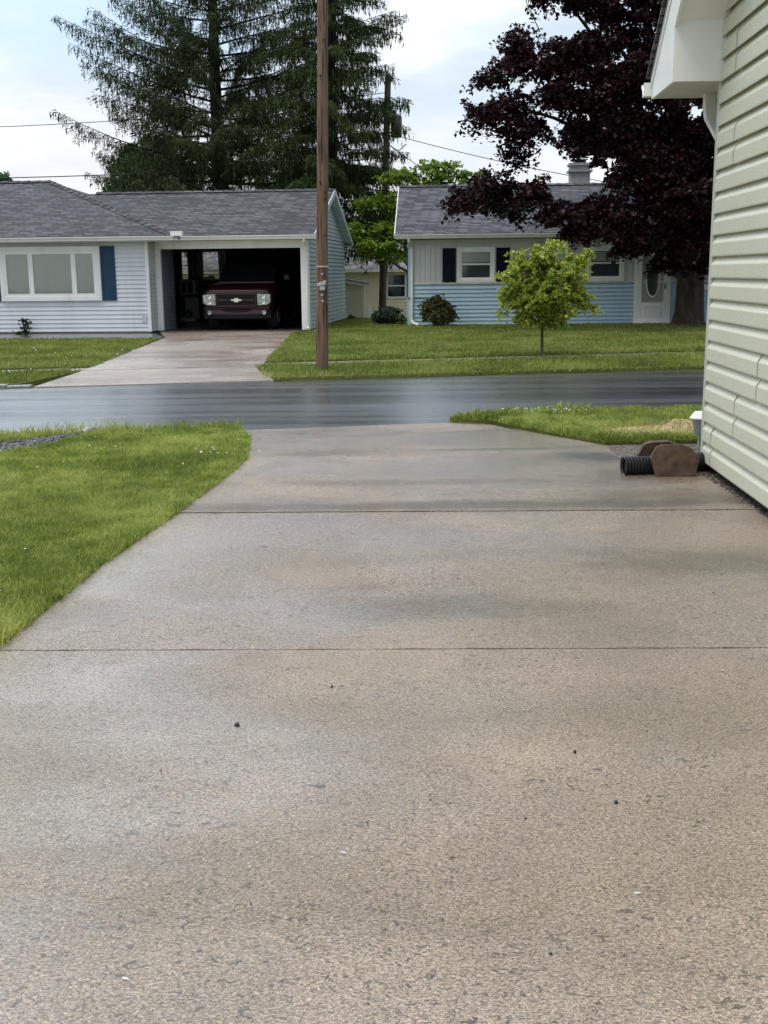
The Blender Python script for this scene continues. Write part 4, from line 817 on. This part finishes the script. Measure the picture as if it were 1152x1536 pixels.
# purple maple: lobes as (x, y, z, r, rz)
B = (8.52, 31.9, 0)
ml = [(2.1, 29.2, 3.35, .60, .45), (5.85, 28.6, 3.75, .55, .5), (5.3, 28.3, 3.05, .6, .35), (5.9, 28.4, 4.4, .5, .4), (2.7, 28.6, 3.55, .75, .5), (3.5, 28.4, 3.35, .80, .55), (4.3, 28.2, 3.0, .75, .5), (4.9, 28.4, 2.55, .65, .45), (3.0, 30.0, 3.2, .7, .5), (5.5, 28.0, 2.6, .8, .6), (6.1, 28.6, 2.3, .8, .6),
      (2.55, 29.8, 5.35, .55, .45), (3.1, 29.0, 5.5, .75, .5), (2.75, 29.9, 6.3, .5, .4), (3.4, 29.3, 6.6, .75, .55), (3.4, 29.6, 7.1, .55, .45), (3.7, 29.0, 5.0, .8, .6), (3.35, 29.2, 4.4, .42, .55), (4.3, 28.8, 5.8, 1.0, .7), (4.5, 29, 6.6, .8, .5),
      (4.3, 29.6, 8.3, .9, .6), (5.2, 29.4, 8.0, 1.0, .7), (5.3, 29, 7.0, 1.0, .7), (6.2, 28.8, 7.6, 1.1, .8), (5.4, 28.7, 5.8, 1.0, .7), (6.3, 28.4, 6.2, 1.1, .8), (5.0, 29.0, 4.9, .6, .4), (6.0, 28.6, 4.9, 1.0, .7), (7.0, 28.2, 5.4, 1.1, .8),
      (6.9, 28.0, 4.2, 1.1, .8), (6.55, 28.1, 3.4, .8, .55), (7.3, 27.8, 3.2, 1.1, .7), (6.7, 28.2, 2.5, .9, .6), (7.7, 28.4, 2.3, 1.0, .6), (8.5, 28.2, 2.7, 1.1, .7), (8.2, 28.0, 3.8, 1.2, .8), (8.1, 28.0, 4.9, 1.2, .8), (7.4, 28.4, 6.8, 1.2, .8), (8.3, 28.2, 6.2, 1.2, .8),
      (7.3, 29, 8.2, 1.2, .8), (8.5, 29, 7.6, 1.3, .9), (5.6, 30, 9.2, 1.2, .8), (7, 30, 9.6, 1.4, 1.0), (8.5, 30, 9.4, 1.4, 1.0), (9.6, 29, 6.5, 1.4, 1.0), (9.7, 28.5, 4.5, 1.4, 1.0), (9.4, 28.6, 3.0, 1.2, .8), (10.8, 29.6, 5.5, 1.5, 1.1), (11.2, 30, 3.8, 1.3, .9), (10.5, 30, 8, 1.5, 1.1),
      (7.1, 31.5, 4.2, 1.1, .9), (6.2, 31.8, 6.2, 1.3, 1.0), (7.6, 31.4, 5.0, 1.4, 1.0), (7.4, 32, 7.2, 1.4, 1.0), (8.8, 32, 4.2, 1.5, 1.0), (9.0, 32, 6.2, 1.5, 1.1), (9, 32, 8.4, 1.5, 1.1), (8.4, 32, 10.4, 1.5, 1.0), (7.3, 30.6, 3.1, 1.1, .7), (8.9, 30.4, 2.4, 1.0, .55),
      (7.0, 34.5, 5.2, 1.4, 1.0), (8.6, 35, 5.2, 1.5, 1.0), (10.4, 34.4, 5.2, 1.5, 1.0), (7.6, 35, 7.2, 1.5, 1.1), (9.6, 35, 7.4, 1.5, 1.1), (11.6, 32.5, 6.4, 1.5, 1.1), (12.2, 32.4, 4.6, 1.3, .9), (5.6, 33, 5.3, 1.0, .7), (5.4, 32.6, 7.3, 1.1, .8), (10.8, 33, 9, 1.4, 1.0), (8.8, 29.0, 1.9, .7, .4), (7.1, 28.8, 1.75, .6, .35), (8.1, 28.9, 1.75, .6, .3)]
crx = Vector((8.5, 31.8, 2.6))
rt_ = random.Random(4); tws = []
for a_, b_ in (((3.5, 29.2, 4.7), (2.45, 29.2, 4.85)), ((3.9, 29.3, 7.2), (3.35, 29.2, 8.2))):
    A_, B_ = Vector(a_), Vector(b_); tws.append((a_, b_, .014, .004))
    for k in range(7):
        p_ = A_.lerp(B_, .3+.1*k); tws.append((tuple(p_), tuple(p_+(B_-A_)*.22+Vector((rt_.uniform(-.1, .1), rt_.uniform(-.1, .1), rt_.uniform(-.2, .28)))), .006, .003))
lm = tws + [((8.55, 31.85, 2.4), (8.4, 31.9, 8.5), .26, .10)]
for i in (1, 6, 12, 14, 18, 20, 23, 22, 26, 30, 35, 37, 41, 44, 46, 51, 57, 60, 62): lm.append((tuple(crx + Vector((0, 0, (i % 5)*.35))), ml[i][:3], .13, .025))
tree('maple_tree', 'large dark purple leaved tree with a thick trunk before the blue house', B, ml, MT['maple'], MT['bark_m'], .105, 2700, 31,
     [((8.48, 31.9, -.15), .62), ((8.50, 31.9, .05), .46), ((8.52, 31.9, .4), .40), ((8.52, 31.9, 1.2), .375), ((8.54, 31.88, 2.0), .40), ((8.55, 31.85, 2.6), .34)], lm, 22, .185, .8, shell=.30, ratio=.95)
# sapling
sl_ = [(2.83, 20.3, 1.15, .55, .50), (2.50, 20.2, .98, .42, .36), (3.20, 20.25, 1.0, .42, .36), (2.35, 20.3, 1.28, .34, .34), (3.35, 20.3, 1.32, .34, .34), (2.65, 20.25, 1.58, .32, .34), (3.08, 20.3, 1.55, .32, .34), (2.72, 20.3, 1.85, .16, .18), (2.85, 20.3, 1.72, .22, .24),
       (3.48, 20.3, 1.66, .17, .2), (3.60, 20.3, 1.80, .10, .13), (2.20, 20.3, 1.05, .22, .2), (3.50, 20.3, 1.02, .24, .2), (2.83, 19.9, 1.1, .5, .42), (2.83, 20.7, 1.15, .5, .42), (2.55, 20.1, .72, .28, .16), (3.05, 20.15, .72, .3, .16), (2.45, 20.3, 1.62, .18, .22), (3.28, 20.2, 1.72, .12, .2), (2.28, 20.2, 1.5, .15, .2)]
rs = random.Random(77)
for k in range(26):
    a_, e_ = rs.uniform(0, 6.283), rs.uniform(-.5, 1.45); q_ = rs.uniform(.85, 1.18); sl_.append((2.83+.80*q_*math.cos(e_)*math.cos(a_), 20.3+.75*q_*math.cos(e_)*math.sin(a_), 1.12+.78*q_*math.sin(e_), .10, .13, .5))
tree('sapling_tree', 'small yellow-green sapling on the verge before the blue house', (2.84, 20.3, 0), sl_, MT['sap'], MT['bark_s'], .070, 7000, 41,
     [((2.84, 20.3, -.05), .030), ((2.835, 20.3, .3), .025), ((2.83, 20.3, .7), .022), ((2.83, 20.3, 1.3), .014)],
     [((2.83, 20.3, .45+.03*i), l[:3], .011, .004) for i, l in enumerate(sl_)], 20, .062, .5, shell=.45)
# lime tree between the houses
gl = [(-.75, 41.2, 2.75, .65, .35), (-.95, 41.2, 3.15, .45, .25), (-.2, 41, 2.45, .75, .4), (.4, 41, 2.25, .6, .35), (.55, 41.2, 2.9, .6, .4), (-.1, 41.3, 3.15, .6, .35), (-.45, 41.5, 4.0, .55, .3), (.1, 41.4, 4.1, .55, .3), (.55, 41.5, 3.7, .5, .35), (.25, 41.6, 4.85, .5, .2), (.65, 41.6, 4.95, .5, .22),
      (1.25, 42, 4.9, .6, .35), (1.9, 42, 5.1, .7, .4), (2.5, 42.2, 5.15, .6, .35), (2.2, 42, 4.6, .8, .5), (1.3, 42.5, 4.2, .8, .5), (3.2, 42.5, 4.8, .8, .5), (1.8, 43.5, 4.6, .9, .6), (.9, 43.5, 3.8, .8, .5), (2.6, 43.6, 4, .9, .5), (.1, 43, 3.4, .7, .4), (-.6, 41, 2.3, .4, .2)]
tree('shade_tree', 'bright lime green tree in tiers between the houses and rear pole', (1.45, 42.6, -.8), gl, MT['lime'], MT['bark_m'], .14, 900, 51,
     [((1.45, 42.6, -.9), .2), ((1.45, 42.6, 2.0), .15), ((1.5, 42.6, 3.6), .1)], [((1.45, 42.6, 1.2+.13*i), l[:3], .05, .012) for i, l in enumerate(gl)], 16, .15, .9, shell=.4)
rb = random.Random(9)
def round_tree(label, x, y, zb, zt, r, seed, mat='mid', size=.26, dens=520, n=26):
    rd = random.Random(seed); lb = []
    for i in range(n):
        t = rd.random(); a = rd.uniform(0, 6.28); z = zb + (zt-zb)*t; rad = r*math.sqrt(max(.05, 1-(2*abs(t-.4))**2*.8))*rd.uniform(.35, .85)
        lb.append((x+rad*math.cos(a), y+rad*math.sin(a), z, r*rd.uniform(.26, .42), r*rd.uniform(.22, .34)))
    return tree('broadleaf_tree', label, (x, y, -.8), lb, MT[mat], MT['bark_d'], size, dens, seed, [((x, y, -.9), .3), ((x, y, zb+.5*(zt-zb)), .15)], [((x, y, zb+.2), l[:3], .08, .02) for l in lb[::3]], 18, .30, .6)
round_tree('round mid green tree rising behind the left of the spruce', -11.3, 58, 1.5, 8.0, 3.0, 61, n=34)
round_tree('small distant green treetop above the left end of the grey roof', -26.2, 80, 2.5, 7.9, 2.2, 62)
round_tree('dark distant tree in the gap beyond the carport gable', -2.1, 72, .5, 4.6, 1.2, 63)
def bush(name, label, x, y, z, rx_, rz_, mat, size, n, seed, pieces='crown'):
    T = thing(name, label, 'bush', (x, y, z)); rd = random.Random(seed); mb = MB(); lb = []
    for i in range(n):
        a = rd.uniform(0, 6.28); e = rd.uniform(-.1, 1.5); q = (rx_*.72*math.cos(e)*math.cos(a), rx_*.72*math.cos(e)*math.sin(a), rz_*(.35+.50*math.sin(e)))
        lb.append((*q, rx_*.36, rz_*.24)); limb(mb, (0, 0, -.05), q, .018, .005, .1, 4, 5, rd)
    mb.build('stem', MT['bark_s'], T, 60); leaves('crown', lobes_points(lb, 5200, seed, 14, .055, .3), size, mat, T, seed+1, .4, .7); return T
bush('round_bush', 'round olive and bronze bush against the blue siding', 1.55, 32.3, .0, .52, .86, MT['bushb'], .075, 30, 71)
bush('juniper_bush', 'low dark green bush at the left corner of the blue house', .18, 33.6, .0, .52, .55, MT['juniper'], .07, 30, 72)
bush('weed_bush', 'small ragged green weed in front of the shed wall', -1.15, 44.6, -.7, .28, .62, MT['juniper'], .10, 10, 73)
PT = thing('leafy_plant', 'small plant with grey-green leaves against the pale grey siding', 'plant', at1(-7.40, -.95, 0))
mb = MB(); mb.tube([(0, 0, -.02), (.02, 0, .2), (.01, 0, .38)], [.012, .01, .006], 6); mb.build('stem', MT['bark_s'], PT)
g = np.random.default_rng(5); leaves('foliage', np.concatenate([g.normal((0, -.02, z), (.07, .05, .03), (26, 3)) for z in (.06, .17, .28, .36)]+[g.normal((-.16, -.02, .04), (.06, .04, .02), (24, 3))]), .11, MT['juniper'], PT, 3, 1.0)

# ------------------------------------------------------------------ near house on the right
N1 = thing('sage_house', 'sage green vinyl sided gable wall with white eave box, nearest house on the right', 'house', (2.475, 8.58, 0), math.atan(-.053))
zb, h_ = .080, .152; rk = lambda y: 3.19 + .72*(-y)
mb = MB(); seams = {0: (-.28,), 1: (-.90,), 2: (-1.42,), 3: (-2.1,), 4: (-2.2,), 5: (-2.3,), 6: (-2.0,), 7: (-.52,), 8: (-1.9,), 9: (-.46,), 10: (-1.2,)}
i = 0
while True:
    z = zb + h_*i
    if z > 7.0: break
    ymax = -.035 if z < 3.1 else -max(.035, (z-3.19)/.72 - .02)
    segs = [-8.9]; s0 = seams.get(i//2, (-1.7,))[0]
    for k in range(4):
        q = s0 - 2.4*k
        if -8.9 < q < ymax: segs.append(q)
    segs = sorted(segs) + [ymax]
    for k in range(len(segs)-1):
        a, b = segs[k], segs[k+1]; o = .0022*k
        b2 = b - (.028 if k < len(segs)-2 else 0)
        pr = [(-.002, .022), (-.034-o, -.004), (-.0365-o, .006), (-.0360-o, .088), (-.0335-o, .095), (-.006-o, .141), (-.002, h_+.020)]
        vs = [(x, y_, z+zz) for y_ in (a, b2) for x, zz in pr]; n = len(pr)
        mb.add(vs, [(j, j+1, n+j+1, n+j) for j in range(n-1)] + [tuple(range(n)), tuple(range(2*n-1, n-1, -1))])
    i += 1
mb.build('siding', MT['sage'], N1)
mb = MB(); mb.box(-.044, -.034, .05, .04, .03, 3.2); mb.build('corner_trim', MT['sage_trim'], N1, bevel=.006)
mb = MB(); mb.box(.03, -8.9, -.14, .12, .0, .06); mb.box(.05, -8.9, .06, .3, -.06, 3.1); mb.box(.12, -.06, -.14, 9, .02, 2.84); mb.build('foundation', MT['joint'], N1)
# boxed eave return, rake, soffits
E0, E1 = -.04, .80
bx = MB(); bx.box(-.356, E0, 2.822, -.003, E0+.02, 3.235); bx.build('eave_box_face', MT['soffit'], N1)
bx = MB(); bx.box(-.352, E0+.02, 2.826, 9, E1, 2.84)
for k in range(1, 26): bx.box(-.35+.30*k/1-.002, E0+.021, 2.803, -.35+.30*k+.002, E1-.01, 2.8055) if False else None
bx.build('eave_soffit', MT['greywhite'], N1)
fb = MB(); zt = lambda y: 3.60 - .72*(y-E0)
fb.prism([(-.38, E1, 2.82), (-.38, E0, 2.82), (-.38, E0, 3.19), (-.38, -8.9, 3.19+.72*8.86), (-.38, -8.9, zt(-8.9)), (-.38, E1, zt(E1))], (.024, 0, 0)); fb.build('rake_fascia', MT['soffit'], N1)
fb = MB(); fb.prism([(-.388, E1+.01, zt(E1)-.10), (-.388, -8.9, zt(-8.9)-.10), (-.388, -8.9, zt(-8.9)), (-.388, E1+.01, zt(E1))], (.007, 0, 0)); fb.build('drip_edge', MT['soffit'], N1)
sfm = MB(); y = E0
while y > -8.9:
    y1 = y-.19; a, b = rk(y-.0), rk(y1); sfm.add([(-.356, y, a+.012), (-.02, y, a+.012), (-.02, y1+.012, b+.012), (-.356, y1+.012, b+.012), (-.356, y1, b), (-.02, y1, b), (-.356, y1+.006, b+.022), (-.02, y1+.006, b+.022)], [(0, 1, 2, 3), (3, 2, 7, 6), (6, 7, 5, 4)]); y = y1
sfm.build('rake_soffit', MT['soffit'], N1)
jt = MB(); jt.prism([(-.03, -.02, 3.165), (-.03, -8.9, 3.165+.72*8.88), (-.03, -8.9, 3.215+.72*8.88), (-.03, -.02, 3.215)], (.012, 0, 0)); jt.build('frieze_trim', MT['sage_trim'], N1)
rf = MB(); rf.prism([(-.42, E1+.03, zt(E1+.03)+.002), (-.42, -8.9, zt(-8.9)+.002), (-.42, -8.9, zt(-8.9)+.035), (-.42, E1+.03, zt(E1+.03)+.035)], (9.5, 0, 0)); rf.build('roof', MT['roof1'], N1)
gt = MB(); gutter(gt, 0, 1, 0, 0, .125); gt.v = [(-.44+x*9.4, E1-y+.003, z+2.945) for x, y, z in gt.v]; gt.build('gutter', MT['soffit'], N1)
gt = MB(); gt.box(-.354, E1-.02, 2.825, 9, E1, 2.95); gt.build('fascia', MT['soffit'], N1)
def rect_tube(mb, path, a, b):
    secs = []
    for p in path: secs.append([(p[0]-a, p[1]-b, p[2]), (p[0]+a, p[1]-b, p[2]), (p[0]+a, p[1]+b, p[2]), (p[0]-a, p[1]+b, p[2])])
    return mb.loft(secs)
dsp = MB(); rect_tube(dsp, [(.035, .62, 2.84), (.035, .62, 2.72), (.045, .60, 2.64), (.11, .50, 2.48), (.15, .44, 2.40), (.15, .44, .10)], .045, .04); dsp.build('downspout', MT['soffit'], N1, bevel=.01)

# pavers, drain pipe, path light
oct_ = [(-.145, 0), (.145, 0), (.178, .145), (.10, .215), (.035, .238), (-.10, .233), (-.145, .218), (-.188, .135)]
def paver(label, loc, rz, tilt):
    o = MB(); o.prism([(x, -.022, z) for x, z in oct_], (0, .044, 0)); o = o.build('stone_paver', MT['paver'], None, bevel=.004)
    o.location = loc; o.rotation_euler = (tilt, 0, rz); return tag(o, label, 'paver', 'brown pavers clamping the drain pipe')
paver('brown clipped-corner paver on edge in front of the black drain pipe', (2.168, 8.30, .003), R(-2), R(-6))
paver('brown paver on edge behind the black drain pipe, half hidden by another', (2.13, 8.60, -.004), R(3), R(9))
pp = MB(); path, rad = [], []; ctrl = [Vector((1.80, 8.40, .062)), Vector((2.0, 8.42, .066)), Vector((2.2, 8.45, .07)), Vector((2.42, 8.50, .075)), Vector((2.62, 8.62, .08)), Vector((2.75, 9.0, .08))]
for k in range(len(ctrl)-1):
    for j in range(34):
        path.append(ctrl[k].lerp(ctrl[k+1], j/34)); rad.append((.074, .074, .060, .060)[(k*34+j) % 4])
pp.tube(path, rad, 20, False); pp.tube([path[0]+Vector((.02, 0, 0)), path[0]+Vector((.05, 0, 0))], .045, 16)
dp = pp.build('drain_pipe', MT['black'], None, 30); tag(dp, 'black corrugated drain pipe between two brown pavers', 'pipe')
LT = thing('path_light', 'solar path light with white cap at the green house corner', 'path light', (2.615, 9.2, -.02), 0)
mb = MB(); mb.tube([(-.03, 0, .395), (-.03, 0, .392), (-.03, 0, .345), (-.03, 0, .337)], [.03, .048, .085, .085], 8); mb.build('cap', MT['trim'], LT, 30)
mb = MB(); mb.tube([(-.03, 0, .337), (-.03, 0, .22), (-.03, 0, .20)], [.066, .040, .030], 8); mb.build('lamp_shade', MT['glassc'], LT, 30)
mb = MB(); mb.tube([(-.03, 0, .20), (-.03, 0, .0)], .010, 8); mb.build('stake', MT['steel'], LT)
CP = thing('cleanout_pipe', 'slim grey standpipe with rounded white cap beside the path light', 'pipe', (2.60, 9.02, -.02), 0)
mb = MB(); mb.tube([(0, 0, 0), (0, 0, .235)], .017, 12); mb.build('pipe', MT['greywhite'], CP, 40)
mb = MB(); mb.tube([(0, 0, .225), (0, 0, .245), (0, 0, .258), (0, 0, .264)], [.026, .026, .018, .006], 12); mb.build('cap', MT['trim'], CP, 40)
EP = MB(); EP.tube([(-2.88, 10.82, .02), (-2.84, 10.85, .04), (-2.81, 10.88, .045), (-2.79, 10.90, .045)], [.04, .045, .04, .015], 14); tag(EP.build('pipe_end', MT['kerb'], None, 50), 'grey rounded pipe end at the tip of the gravel drain', 'pipe')
